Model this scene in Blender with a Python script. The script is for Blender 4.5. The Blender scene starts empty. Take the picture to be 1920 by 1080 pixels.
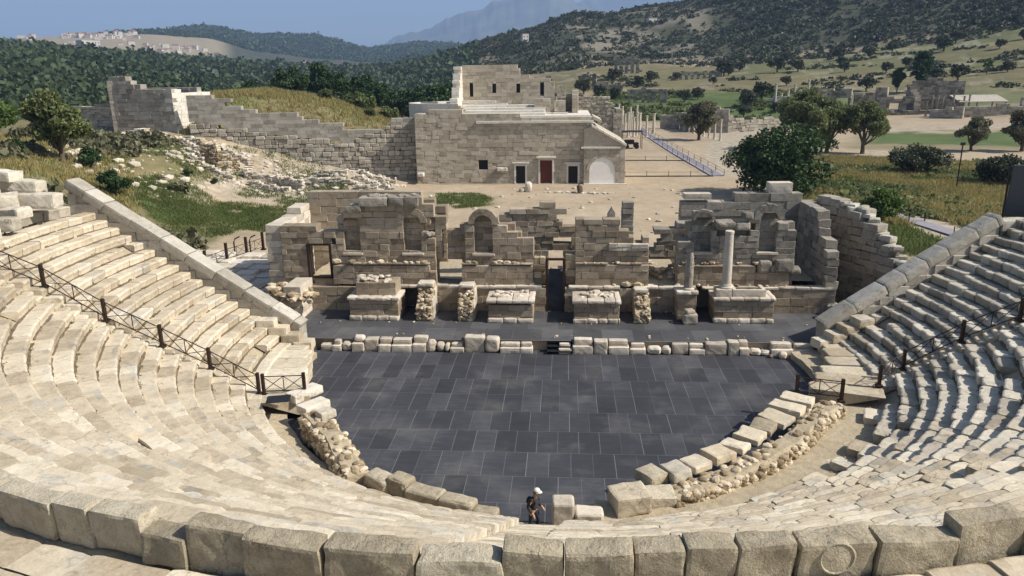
import bpy, bmesh, math, random
import numpy as np
from mathutils import Vector, Matrix

scene = bpy.context.scene
COL = scene.collection
rng = np.random.default_rng(7)
random.seed(7)
PI = math.pi

# ------------------------------------------------------------------ scene tree helpers
def empty(name, loc, label=None, cat=None, group=None, rz=0.0):
    o = bpy.data.objects.new(name, None); COL.objects.link(o)
    o.location = loc; o.rotation_euler = (0, 0, rz)
    o.empty_display_size = 0.3
    tag(o, label, cat, group)
    return o

def tag(o, label=None, cat=None, group=None, kind=None):
    if label: o['label'] = label
    if cat: o['category'] = cat; o['kind'] = 'thing'
    if group: o['group'] = group
    if kind: o['kind'] = kind
    return o

WORLD = {}                      # world origin of each object we made (no scene update needed)
def origin(o):
    if o is None: return Vector((0, 0, 0))
    return WORLD.get(o.name, Vector(o.location))

class MB:
    """collects vertices and faces, then links them as ONE mesh object"""
    def __init__(self): self.v = []; self.f = []; self.n = 0; self.mi = []
    def add(self, v, f, mat=0):
        v = np.asarray(v, float).reshape(-1, 3)
        for q in f: self.f.append(tuple(int(i) + self.n for i in q))
        self.mi += [mat] * len(f)
        self.v.append(v); self.n += len(v)
    def addn(self, v, fa, mat=0):          # fa: (k,m) int array, already relative to v
        v = np.asarray(v, float).reshape(-1, 3)
        self.f += (np.asarray(fa) + self.n).tolist(); self.mi += [mat] * len(fa)
        self.v.append(v); self.n += len(v)
    def build(self, name, mats, parent=None, loc=None, smooth=False):
        if self.n == 0: return None
        V = np.concatenate(self.v)
        base = origin(parent) if parent is not None else (Vector(loc) if loc is not None else Vector((0, 0, 0)))
        V = V - np.array(base)[None]
        me = bpy.data.meshes.new(name)
        me.from_pydata(V.tolist(), [], self.f)
        if not isinstance(mats, (list, tuple)): mats = [mats]
        for m in mats: me.materials.append(m)
        if len(mats) > 1: me.polygons.foreach_set('material_index', self.mi)
        if smooth: me.polygons.foreach_set('use_smooth', [True] * len(me.polygons))
        me.update()
        o = bpy.data.objects.new(name, me); COL.objects.link(o)
        if parent is not None:
            o.parent = parent; WORLD[o.name] = Vector(base)
        else:
            o.location = base; WORLD[o.name] = Vector(base)
        return o

def copy_tree(o, parent=None):
    c = o.copy(); COL.objects.link(c); c.parent = parent
    for ch in [x for x in bpy.data.objects if x.parent is o]: copy_tree(ch, c)
    return c

# ------------------------------------------------------------------ noise
def vnoise(x, y, seed=0):
    xi = np.floor(x).astype(np.int64); yi = np.floor(y).astype(np.int64); fx = x - xi; fy = y - yi
    fx = fx*fx*(3-2*fx); fy = fy*fy*(3-2*fy)
    def h(a, b):
        n = (a*374761393+b*668265263+seed*974711) & 0xffffffff
        n = ((n ^ (n >> 13))*1274126177) & 0xffffffff
        return ((n ^ (n >> 16)) & 0xffff)/65535.0
    return (h(xi, yi)*(1-fx)+h(xi+1, yi)*fx)*(1-fy)+(h(xi, yi+1)*(1-fx)+h(xi+1, yi+1)*fx)*fy
def fbm(x, y, seed=0, o=4):
    s = 0; a = .5
    for k in range(o):
        s = s+a*(vnoise(x, y, seed+k*17)-.5); x = x*2.03+3.1; y = y*2.03+7.7; a *= .5
    return s
def n3(P, scale, seed=0):
    P = np.asarray(P)*scale
    return (vnoise(P[:, 0]+P[:, 2]*.71, P[:, 1]-P[:, 2]*.53, seed)+vnoise(P[:, 1]+P[:, 0]*.37+9, P[:, 2]+P[:, 0]*.61, seed+5)
            + vnoise(P[:, 2]-P[:, 1]*.47+4, P[:, 0]+P[:, 1]*.29, seed+11))/1.5-1.0

# ------------------------------------------------------------------ shape helpers
_sg = [(x, y, z) for x in (-1, 1) for y in (-1, 1) for z in (-1, 1)]
def _template():
    F = []
    idx = {s: i for i, s in enumerate(_sg)}
    def orient(q):
        P = []
        for i in q:
            s = _sg[i//3]; k = i % 3
            P.append(np.array([s[a]*(1 if a == k else .8) for a in range(3)]))
        nrm = np.cross(P[1]-P[0], P[2]-P[0])
        return q if np.dot(nrm, sum(P)) > 0 else q[::-1]
    for k in range(3):
        a, b = [i for i in range(3) if i != k]
        for s in (-1, 1):
            q = []
            for (u, w) in ((-1, -1), (1, -1), (1, 1), (-1, 1)):
                c = [0, 0, 0]; c[k] = s; c[a] = u; c[b] = w
                q.append(idx[tuple(c)]*3+k)
            F.append(orient(q))
        for u in (-1, 1):
            for w in (-1, 1):
                c1 = [0, 0, 0]; c1[k] = -1; c1[a] = u; c1[b] = w
                c2 = list(c1); c2[k] = 1
                i1, i2 = idx[tuple(c1)], idx[tuple(c2)]
                F.append(orient([i1*3+a, i2*3+a, i2*3+b, i1*3+b]))
    for i in range(8): F.append(orient([i*3, i*3+1, i*3+2]))
    return F
_TF = _template()
def bblock(mb, c, h, ax=None, bev=.015, jit=.0, mat=0):
    """bevelled block: centre c, half sizes h, ax = rows of unit axes"""
    h = np.asarray(h, float)
    V = np.zeros((24, 3))
    for i, s in enumerate(_sg):
        j = (rng.random(3)-.5)*2*jit
        for k in range(3):
            V[i*3+k] = [s[a]*(h[a] if a == k else max(h[a]-bev, h[a]*.4))+j[a] for a in range(3)]
    if ax is not None: V = V @ np.asarray(ax, float)
    mb.add(V+np.asarray(c, float), _TF, mat)

def rotz(a, tilt=0.0, roll=0.0):
    M = Matrix.Rotation(a, 3, 'Z') @ Matrix.Rotation(tilt, 3, 'X') @ Matrix.Rotation(roll, 3, 'Y')
    return np.array(M.transposed())

def box(mb, x0, x1, y0, y1, z0, z1, bev=.012, jit=0, mat=0):
    bblock(mb, ((x0+x1)/2, (y0+y1)/2, (z0+z1)/2), ((x1-x0)/2, (y1-y0)/2, (z1-z0)/2), None, bev, jit, mat)

_shells = {}
def shell(nx, ny, nz):
    key = (nx, ny, nz)
    if key in _shells: return _shells[key]
    vid = {}; V = []; F = []
    n = (nx, ny, nz)
    def vert(i):
        if i not in vid:
            vid[i] = len(V); V.append([2*i[a]/n[a]-1 for a in range(3)])
        return vid[i]
    for k in range(3):
        a, b = [(1, 2), (2, 0), (0, 1)][k]
        for s in (0, n[k]):
            for i in range(n[a]):
                for j in range(n[b]):
                    q = []
                    for (di, dj) in ((0, 0), (1, 0), (1, 1), (0, 1)):
                        c = [0, 0, 0]; c[k] = s; c[a] = i+di; c[b] = j+dj
                        q.append(vert(tuple(c)))
                    F.append(q if s else q[::-1])
    _shells[key] = (np.array(V), np.array(F)); return _shells[key]

def rblock(mb, c, h, ax=None, seg=.14, rnd=.07, amp=.02, seed=None, big=.0, mat=0, skew=None):
    """weathered block: subdivided, rounded and worn by noise"""
    h = np.asarray(h, float); seed = int(rng.integers(9999)) if seed is None else seed
    n = [int(max(2, min(14, round(2*h[a]/seg)))) for a in range(3)]
    U, F = shell(*n)
    P = U*h
    r = np.minimum(rnd, h*.7)
    inner = h-r
    Q = np.clip(P, -inner, inner); D = P-Q; L = np.linalg.norm(D/r, axis=1)
    m = L > 1e-6
    D2 = D.copy(); D2[m] = D[m]/np.maximum(L[m], 1)[:, None]
    P = Q+D2
    N = U/np.maximum(np.abs(U).max(1), 1e-6)[:, None]; N = N/np.linalg.norm(N, axis=1)[:, None]
    w = P+seed*1.37
    edge = np.clip((np.sort(np.abs(U), axis=1)[:, 1]), 0, 1)**6
    P = P+N*(n3(w, 1/.45, seed)*amp+n3(w, 1/.16, seed+3)*amp*.55-edge*np.maximum(n3(w, 1/.3, seed+8), 0)*amp*2.2)[:, None]
    if big: P = P+np.stack([n3(w, 1.1, seed+20+k)*big for k in range(3)], 1)
    if skew is not None: P[:, 2] += P[:, 0]*skew
    if ax is not None: P = P @ np.asarray(ax, float)
    mb.addn(P+np.asarray(c, float), F, mat)

_ico = {}
def ico(sub):
    if sub not in _ico:
        bm = bmesh.new(); bmesh.ops.create_icosphere(bm, subdivisions=sub, radius=1)
        _ico[sub] = (np.array([v.co[:] for v in bm.verts]), np.array([[v.index for v in f.verts] for f in bm.faces])); bm.free()
    return _ico[sub]
def rock(mb, c, s, sub=2, rough=.22, mat=0):
    V, F = ico(sub); sd = int(rng.integers(9999))
    P = V*(1+n3(V+sd, 1.3, sd)[:, None]*rough*1.5)
    P = np.sign(P)*np.abs(P)**.8
    a = rng.random()*6.28
    P = P*np.asarray(s, float)
    P = P @ rotz(a)
    mb.addn(P+np.asarray(c, float), F, mat)

def tube(mb, pts, rad, n=6, mat=0, cap=True):
    pts = np.asarray(pts, float); m = len(pts)
    rad = np.full(m, rad) if np.isscalar(rad) else np.asarray(rad, float)
    V = []
    for i in range(m):
        d = pts[min(i+1, m-1)]-pts[max(i-1, 0)]; d = d/(np.linalg.norm(d)+1e-9)
        u = np.cross(d, [0, 0, 1.0]) if abs(d[2]) < .95 else np.cross(d, [1.0, 0, 0])
        u /= np.linalg.norm(u); w = np.cross(d, u)
        for k in range(n):
            a = 2*PI*k/n; V.append(pts[i]+rad[i]*(math.cos(a)*u+math.sin(a)*w))
    F = []
    for i in range(m-1):
        for k in range(n): F.append((i*n+k, i*n+(k+1) % n, (i+1)*n+(k+1) % n, (i+1)*n+k))
    if cap: F.append(tuple(range(n))[::-1]); F.append(tuple((m-1)*n+k for k in range(n)))
    mb.add(V, F, mat)

def lathe(mb, c, prof, n=20, mat=0):
    V = []; F = []
    for (r, z) in prof:
        for k in range(n):
            a = 2*PI*k/n; V.append((c[0]+r*math.cos(a), c[1]+r*math.sin(a), c[2]+z))
    m = len(prof)
    for i in range(m-1):
        for k in range(n): F.append((i*n+k, i*n+(k+1) % n, (i+1)*n+(k+1) % n, (i+1)*n+k))
    F.append(tuple(range(n))[::-1]); F.append(tuple((m-1)*n+k for k in range(n)))
    mb.add(V, F, mat)

def prism(mb, poly, axis_o, ux, uz, depth, mat=0):
    """extrude a polygon given in (u,z) along the horizontal normal of (ux)"""
    ux = np.array([ux[0], ux[1], 0.0]); ux /= np.linalg.norm(ux)
    nr = np.array([-ux[1], ux[0], 0.0])*depth
    A = np.array([np.array(axis_o)+ux*u+np.array([0, 0, z]) for u, z in poly]); n = len(poly)
    V = np.concatenate([A, A+nr])
    F = [tuple(range(n)), tuple(range(2*n-1, n-1, -1))]+[(i, n+i, n+(i+1) % n, (i+1) % n) for i in range(n)]
    mb.add(V, F, mat)

def masonry(mb, p0, p1, thick, z0, top, openings=(), course=(.45, .6), blen=(.7, 1.6), jit=.012, dj=.025, bev=.02, miss=0.0, mat=0, tol=.5, bottom=None):
    """ashlar wall from p0 to p1 (front face), body lying to the LEFT of p0->p1; top(u) gives its broken height"""
    p0 = np.array(p0, float); p1 = np.array(p1, float); L = np.linalg.norm(p1-p0); d = (p1-p0)/L
    nr = np.array([-d[1], d[0]])
    ax = np.array([[d[0], d[1], 0], [nr[0], nr[1], 0], [0, 0, 1.0]])
    us = np.linspace(0, L, 60); zmax = max(top(u) for u in us)
    z = z0; row = 0
    while z < zmax-.1:
        h = random.uniform(*course)
        iv = [(0.0, L)]
        for (a, b, c, e) in openings:
            if min(e, z+h)-max(c, z) > .45*h:
                nv = []
                for (s, t) in iv:
                    if b <= s or a >= t: nv.append((s, t)); continue
                    if a > s: nv.append((s, a))
                    if b < t: nv.append((b, t))
                iv = nv
        for (s, t) in iv:
            u = s
            first = True
            while u < t-.03:
                l = random.uniform(*blen)*(random.uniform(.35, .9) if first and row % 2 else 1); first = False
                if t-(u+l) < blen[0]*.5: l = t-u
                um = u+l/2
                if z+h*tol <= top(um) and (bottom is None or z+h > bottom(um)) and random.random() > miss*(1 if z > z0+1 else 0):
                    dd = random.uniform(-dj, dj)
                    c2 = p0+d*um+nr*(thick/2)
                    bblock(mb, (c2[0]-nr[0]*dd, c2[1]-nr[1]*dd, z+h/2), (l/2-.004, thick/2+random.uniform(-dj, dj)*.5, h/2-.003), ax, bev, jit, mat)
                u += l
        z += h; row += 1

def lin(*pts):
    xs = [p[0] for p in pts]; ys = [p[1] for p in pts]
    return lambda u: float(np.interp(u, xs, ys))
def stepf(*pts):
    """piecewise-constant: (u_start, z)"""
    def f(u):
        z = pts[0][1]
        for a, b in pts:
            if u >= a: z = b
        return z
    return f

def arch_head(mb, p0, d, u0, u1, z0, zs, zt, y0, thick, pointed=False, n=10):
    """solid panel over an arched opening: spans u0..u1, opening springs at zs from z0, panel top zt; front at offset y0 along normal"""
    d = np.array([d[0], d[1], 0.0]); nr = np.array([-d[1], d[0], 0.0]); o = np.array([p0[0], p0[1], 0.0])+nr*y0
    r = (u1-u0)/2; cu = (u0+u1)/2
    for i in range(n):
        a0 = PI-PI*i/n; a1 = PI-PI*(i+1)/n
        ua, ub = cu+r*math.cos(a0), cu+r*math.cos(a1)
        za, zb = zs+r*math.sin(a0), zs+r*math.sin(a1)
        A = [o+d*ua+[0, 0, za], o+d*ub+[0, 0, zb], o+d*ub+[0, 0, zt], o+d*ua+[0, 0, zt]]
        V = A+[p+nr*thick for p in A]
        mb.add(V, [(0, 1, 2, 3), (7, 6, 5, 4), (0, 4, 5, 1), (3, 2, 6, 7), (0, 3, 7, 4), (1, 5, 6, 2)])

def voussoirs(mb, p0, d, cu, zs, r, w, y0, thick, n=9, a0=0, a1=PI, jit=.01):
    d = np.array([d[0], d[1], 0.0]); nr = np.array([-d[1], d[0], 0.0]); o = np.array([p0[0], p0[1], 0.0])+nr*y0
    for i in range(n):
        s = a0+(a1-a0)*i/n+.008; t = a0+(a1-a0)*(i+1)/n-.008
        ww = w*random.uniform(.9, 1.1)
        A = []
        for (rr, a) in ((r, s), (r, t), (r+ww, t), (r+ww, s)):
            A.append(o+d*(cu+rr*math.cos(a))+np.array([0, 0, zs+rr*math.sin(a)])+(rng.random(3)-.5)*jit)
        V = A+[p+nr*thick for p in A]
        mb.add(V, [(0, 1, 2, 3), (7, 6, 5, 4), (0, 4, 5, 1), (3, 2, 6, 7), (0, 3, 7, 4), (1, 5, 6, 2)])

# ------------------------------------------------------------------ materials
def newmat(name):
    m = bpy.data.materials.new(name); m.use_nodes = True
    nt = m.node_tree; b = nt.nodes['Principled BSDF']
    b.inputs['Specular IOR Level'].default_value = .25
    return m, nt, b
def N(nt, t, **kw):
    n = nt.nodes.new(t)
    for k, v in kw.items():
        if k in n.inputs: n.inputs[k].default_value = v
        else: setattr(n, k, v)
    return n
def math_(nt, op, a, b=None, clamp=False):
    n = nt.nodes.new('ShaderNodeMath'); n.operation = op; n.use_clamp = clamp
    for i, v in enumerate((a, b)):
        if v is None: continue
        if isinstance(v, (int, float)): n.inputs[i].default_value = v
        else: nt.links.new(v, n.inputs[i])
    return n.outputs[0]
def ramp(nt, fac, stops, interp='LINEAR'):
    n = nt.nodes.new('ShaderNodeValToRGB'); n.color_ramp.interpolation = interp
    cr = n.color_ramp
    while len(cr.elements) < len(stops): cr.elements.new(.5)
    for e, (p, c) in zip(cr.elements, stops):
        e.position = p; e.color = (*c, 1) if len(c) == 3 else c
    nt.links.new(fac, n.inputs[0]); return n.outputs[0]
def mixc(nt, fac, a, b, mode='MIX'):
    n = nt.nodes.new('ShaderNodeMix'); n.data_type = 'RGBA'; n.blend_type = mode
    for s, v in ((n.inputs[0], fac), (n.inputs[6], a), (n.inputs[7], b)):
        if isinstance(v, (int, float)): s.default_value = v
        elif isinstance(v, tuple): s.default_value = (*v, 1) if len(v) == 3 else v
        else: nt.links.new(v, s)
    return n.outputs[2]
def noise(nt, vec, scale, detail=4, rough=.6, dist=0):
    n = nt.nodes.new('ShaderNodeTexNoise'); n.inputs['Scale'].default_value = scale
    n.inputs['Detail'].default_value = detail; n.inputs['Roughness'].default_value = rough; n.inputs['Distortion'].default_value = dist
    nt.links.new(vec, n.inputs['Vector']); return n.outputs[0]
def bump(nt, b, h, strength, dist):
    n = nt.nodes.new('ShaderNodeBump'); n.inputs['Strength'].default_value = strength; n.inputs['Distance'].default_value = dist
    nt.links.new(h, n.inputs['Height']); nt.links.new(n.outputs[0], b.inputs['Normal'])

def stone(name, dark, mid, light, stain=(.16, .14, .11), stain_amt=.45, isl=.35, scale=1.0, bmp=.5, bdist=.03, patch=None):
    m, nt, b = newmat(name); L = nt.links
    g = nt.nodes.new('ShaderNodeNewGeometry'); P = g.outputs['Position']
    big = noise(nt, P, .22*scale, 3); med = noise(nt, P, 1.7*scale, 6, .65, .4); fin = noise(nt, P, 11*scale, 5, .7)
    f = math_(nt, 'ADD', math_(nt, 'MULTIPLY', med, .55), math_(nt, 'MULTIPLY', big, .35))
    f = math_(nt, 'ADD', f, math_(nt, 'MULTIPLY', math_(nt, 'SUBTRACT', g.outputs['Random Per Island'], .5), isl))
    f = math_(nt, 'ADD', f, math_(nt, 'MULTIPLY', math_(nt, 'SUBTRACT', fin, .5), .35))
    c = ramp(nt, f, [(.22, dark), (.46, mid), (.72, light)])
    if patch:
        ph = noise(nt, P, .5*scale, 4, .6, .8)
        c = mixc(nt, ramp(nt, ph, [(.56, (0, 0, 0)), (.68, (.75, .75, .75))]), c, patch)
    st = noise(nt, P, 2.6*scale, 7, .75, .6)
    sf = ramp(nt, st, [(.54, (0, 0, 0)), (.72, (1, 1, 1))])
    c = mixc(nt, math_(nt, 'MULTIPLY', sf, stain_amt), c, stain)
    vo = nt.nodes.new('ShaderNodeTexVoronoi'); vo.inputs['Scale'].default_value = 7*scale; L.new(P, vo.inputs['Vector'])
    pits = ramp(nt, vo.outputs['Distance'], [(.0, (0, 0, 0)), (.22, (1, 1, 1))])
    pit2 = mixc(nt, .3, (1, 1, 1), pits, 'MULTIPLY')
    c = mixc(nt, .35, c, pit2, 'MULTIPLY')
    wv = nt.nodes.new('ShaderNodeVectorMath'); wv.operation = 'ADD'; L.new(P, wv.inputs[0])
    wn = nt.nodes.new('ShaderNodeTexNoise'); wn.inputs['Scale'].default_value = 2.2*scale; wn.inputs['Detail'].default_value = 4; L.new(P, wn.inputs['Vector'])
    ws = nt.nodes.new('ShaderNodeVectorMath'); ws.operation = 'SCALE'; ws.inputs['Scale'].default_value = .8/scale; L.new(wn.outputs['Color'], ws.inputs[0]); L.new(ws.outputs[0], wv.inputs[1])
    cv = nt.nodes.new('ShaderNodeTexVoronoi'); cv.feature = 'DISTANCE_TO_EDGE'; cv.inputs['Scale'].default_value = .85*scale; L.new(wv.outputs[0], cv.inputs['Vector'])
    crack = ramp(nt, cv.outputs['Distance'], [(.0, (.42, .38, .33)), (.022, (1, 1, 1))])
    c = mixc(nt, math_(nt, 'MULTIPLY', ramp(nt, big, [(.45, (0, 0, 0)), (.6, (1, 1, 1))]), .8), c, mixc(nt, 1.0, c, crack, 'MULTIPLY'))
    spk = noise(nt, P, 26*scale, 3, .8); c = mixc(nt, .55, c, ramp(nt, spk, [(.30, (.45, .42, .38)), (.46, (1, 1, 1)), (.62, (1.0, 1.0, 1.0)), (.75, (1.18, 1.17, 1.15))]), 'MULTIPLY')
    L.new(c, b.inputs['Base Color']); b.inputs['Roughness'].default_value = .92
    h = math_(nt, 'ADD', math_(nt, 'MULTIPLY', med, 1.0), math_(nt, 'MULTIPLY', fin, .45))
    h = math_(nt, 'ADD', h, math_(nt, 'MULTIPLY', pits, .12))
    bump(nt, b, h, bmp, bdist)
    return m
def plain(name, c, rough=.6, metal=0, var=.25, scale=6, bmp=.1):
    m, nt, b = newmat(name)
    g = nt.nodes.new('ShaderNodeNewGeometry'); n = noise(nt, g.outputs['Position'], scale, 5)
    lo = tuple(x*(1-var) for x in c); hi = tuple(min(1, x*(1+var)) for x in c)
    nt.links.new(ramp(nt, n, [(.3, lo), (.7, hi)]), b.inputs['Base Color'])
    b.inputs['Roughness'].default_value = rough; b.inputs['Metallic'].default_value = metal
    bump(nt, b, n, bmp, .01)
    return m
def leafmat(name, dark, light, trans=.25, scale=.6):
    m, nt, b = newmat(name); L = nt.links
    g = nt.nodes.new('ShaderNodeNewGeometry')
    n = noise(nt, g.outputs['Position'], scale, 3)
    f = math_(nt, 'ADD', math_(nt, 'MULTIPLY', g.outputs['Random Per Island'], .55), math_(nt, 'MULTIPLY', n, .5))
    c = ramp(nt, f, [(.2, dark), (.85, light)])
    L.new(c, b.inputs['Base Color']); b.inputs['Roughness'].default_value = .55
    t = nt.nodes.new('ShaderNodeBsdfTranslucent'); L.new(c, t.inputs[0])
    mx = nt.nodes.new('ShaderNodeMixShader'); mx.inputs[0].default_value = trans
    L.new(b.outputs[0], mx.inputs[1]); L.new(t.outputs[0], mx.inputs[2]); L.new(mx.outputs[0], nt.nodes['Material Output'].inputs[0])
    return m

M = {}
M['seat'] = stone('pale_limestone', (.35, .285, .195), (.53, .45, .325), (.68, .605, .465), stain=(.20, .165, .115), stain_amt=.7, isl=.40, patch=(.46, .43, .36))
M['seat_grey'] = stone('grey_limestone', (.27, .235, .18), (.45, .40, .315), (.62, .565, .455), stain=(.16, .145, .115), stain_amt=.55, isl=.4)
M['slab'] = stone('rough_slab_stone', (.26, .215, .145), (.43, .365, .255), (.60, .535, .41), stain=(.11, .09, .06), stain_amt=.65, isl=.3, scale=2.2, bmp=1.0, bdist=.06)
M['coping'] = stone('coping_stone', (.28, .25, .2), (.42, .38, .31), (.55, .51, .43), stain=(.17, .15, .12), isl=.3)
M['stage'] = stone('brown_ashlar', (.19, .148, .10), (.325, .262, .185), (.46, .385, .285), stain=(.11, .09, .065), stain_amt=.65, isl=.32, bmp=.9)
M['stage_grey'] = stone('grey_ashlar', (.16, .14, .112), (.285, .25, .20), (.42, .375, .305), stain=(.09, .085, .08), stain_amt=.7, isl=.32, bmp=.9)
M['pale'] = stone('pale_marble_block', (.36, .31, .24), (.55, .48, .38), (.70, .63, .52), stain=(.25, .21, .16), stain_amt=.5, isl=.35)
M['rubble'] = stone('mortared_rubble', (.24, .18, .11), (.42, .33, .21), (.60, .51, .37), stain=(.13, .10, .06), stain_amt=.6, isl=.9, scale=1.5, bmp=.9)
M['facade'] = stone('facade_ashlar', (.29, .245, .18), (.46, .395, .30), (.58, .515, .41), stain=(.2, .17, .135), stain_amt=.45, isl=.28, scale=.8)
M['white_stone'] = stone('new_white_stone', (.55, .5, .42), (.68, .63, .54), (.78, .74, .66), stain=(.45, .4, .32), stain_amt=.2, isl=.2)
M['old_wall'] = stone('bossed_wall_stone', (.24, .21, .165), (.38, .335, .265), (.50, .45, .36), stain=(.13, .11, .085), stain_amt=.6, isl=.4, scale=.7, bmp=.8)
M['tower'] = stone('tower_stone', (.22, .195, .16), (.35, .315, .26), (.48, .44, .37), stain=(.12, .11, .09), stain_amt=.6, isl=.35, scale=.7)
M['ruin'] = stone('dark_ruin_stone', (.17, .145, .115), (.29, .25, .195), (.42, .37, .29), stain=(.09, .08, .065), stain_amt=.7, isl=.6, scale=.5)
M['core'] = stone('earth_and_rubble_fill', (.25, .2, .13), (.40, .33, .22), (.52, .45, .32), isl=.3, scale=2.0, bmp=.9, bdist=.06)
M['iron'] = plain('rusty_brown_steel', (.045, .028, .02), .55, .4)
M['dark'] = plain('black_painted_metal', (.02, .02, .022), .5, .2)
M['red_door'] = plain('red_brown_wood', (.13, .035, .022), .6, 0, .3)
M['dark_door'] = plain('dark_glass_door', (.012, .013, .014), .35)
M['white_panel'] = plain('white_gate_panel', (.88, .83, .75), .8, 0, .05, 2)
M['grey_panel'] = plain('grey_board', (.075, .078, .08), .7, 0, .1)
M['deck'] = plain('weathered_grey_boards', (.27, .25, .265), .8, 0, .2, 3)
M['bark'] = plain('bark', (.10, .075, .05), .9, 0, .4, 8, .5)
M['leaf_dark'] = leafmat('dark_glossy_leaves', (.016, .034, .010), (.065, .115, .032), .2)
M['leaf_mid'] = leafmat('mid_green_leaves', (.075, .098, .034), (.23, .255, .095), .4)
M['leaf_olive'] = leafmat('olive_grey_leaves', (.085, .085, .042), (.22, .21, .115), .3)
M['leaf_bright'] = leafmat('bright_green_leaves', (.04, .075, .012), (.14, .2, .04), .3)
M['leaf_scrub'] = leafmat('dark_scrub_leaves', (.03, .04, .02), (.095, .105, .05), .2, .05)
M['leaf_forest'] = leafmat('pine_forest_leaves', (.032, .05, .022), (.10, .13, .055), .25, .02)
M['dry_grass'] = leafmat('dry_golden_grass', (.20, .165, .06), (.46, .38, .15), .45, .08)
M['green_grass'] = leafmat('green_grass_blades', (.075, .10, .025), (.19, .22, .07), .45, .2)
M['house'] = plain('whitewashed_house', (.56, .52, .47), .8, 0, .12, .05)
M['roof_tile'] = plain('red_roof_tiles', (.27, .15, .11), .8, 0, .2, .2)
M['asphalt'] = plain('dark_asphalt', (.05, .05, .052), .9)
M['core_dark'] = plain('brown_dirt_and_shade', (.13, .10, .065), .95, 0, .4, 5, .4)
# ------------------------------------------------------------------ terrain
CAMH = 16.4
def az_of(px): return math.atan((px-960)/1456.0)-math.radians(4.12)
TPX = [-300,0,200,300,400,500,600,700,800,950,1100,1300,1500,1700,1920,2250]
TR=[0,40,60,85,105,118,140,170,220,270,340,450,560,700,900,1200,1600,2200,3200,4500,7000,15000]
TZ=[ # rows = distance
[0]*16,
[8,7,1,0,0,0,0,0,0,0,0,0,0,0,1,3],
[8,7.5,1.5,0,0,0,0,0,0,0,0,0,0,0,0,1],
[8,7.5,3,.6,0,0,0,0,0,0,0,0,0,0,0,0],
[9,9,6.3,4.3,1.6,.5,.1,0,0,0,0,0,0,0,0,0],
[9,9,8.3,7.6,4.6,2.2,.8,.2,0,0,0,0,0,0,0,0],
[9,9,8.5,9.5,13.2,13.2,11.8,8.2,3,0,0,0,0,0,0,0],
[8,8,8,9.5,13.6,13.8,12.6,9.5,4,0,0,0,0,0,.3,.5],
[8,7,6,6,8,9,8,6,4,.5,.2,.1,.1,.2,.6,1],
[10,8,6,5,5,5,4,3,3,2,2,2.0,1.6,1.6,2,3],
[14,11,8,6,5,4,3,3,3,5,8.5,8.5,9.5,9.5,10.5,12],
[24,20,15,11,8,6,4,3,4,9,14,14,17,20,24,28],
[33,29,23,17,11,8,5,4,6,14,20,21,25,31,40,45],
[39,37,30,23,17,12,8,6,11,28,38,42,52,62,76,80],
[50,50,42,36,30,24,19,17,30,60,79,95,120,138,150,150],
[46,47,45,40,36,33,32,27,36,66,66,90,135,175,215,230],
[52,56,62,58,50,38,30,30,40,45,50,70,110,150,200,220],
[90,112,124,124,104,62,36,34,40,40,50,50,60,80,100,100],
[80,120,160,184,205,178,176,124,146,120,80,60,60,60,60,60],
[40,60,90,90,90,80,70,50,70,80,50,40,40,40,40,40],
[0]*16,[-20]*16]
TA = np.array([az_of(p) for p in TPX]); TR_ = np.array(TR, float); TZ_ = np.array(TZ, float)
def terrain(x,y):
    x=np.asarray(x,float);y=np.asarray(y,float)
    a=np.arctan2(x,y);R=np.hypot(x,y)
    i=np.clip(np.searchsorted(TA,a)-1,0,len(TA)-2);u=np.clip((a-TA[i])/(TA[i+1]-TA[i]),0,1)
    u=u*.5+(u*u*(3-2*u))*.5
    j=np.clip(np.searchsorted(TR_,R)-1,0,len(TR_)-2);v=np.clip((R-TR_[j])/(TR_[j+1]-TR_[j]),0,1)
    z=(TZ_[j,i]*(1-u)+TZ_[j,i+1]*u)*(1-v)+(TZ_[j+1,i]*(1-u)+TZ_[j+1,i+1]*u)*v
    n=fbm(x/60,y/60,3)*np.clip((R-240)/600,0,1)*np.where(x<-60,7,16)
    n=n+fbm(x/9,y/9,9)*np.clip(z/5,0,1)*np.clip((R-60)/20,0,1)*np.clip((400-R)/200,0,1)*1.6
    # rough excavated ground on the left
    m=np.exp(-(((x+32)/6.0)**2+((y-107)/5.5)**2))*3.0
    z=z+n+m
    inth=((x/33)**2+((y-33)/24.5)**2)<1
    return np.where(inth,-.4,z)
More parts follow.
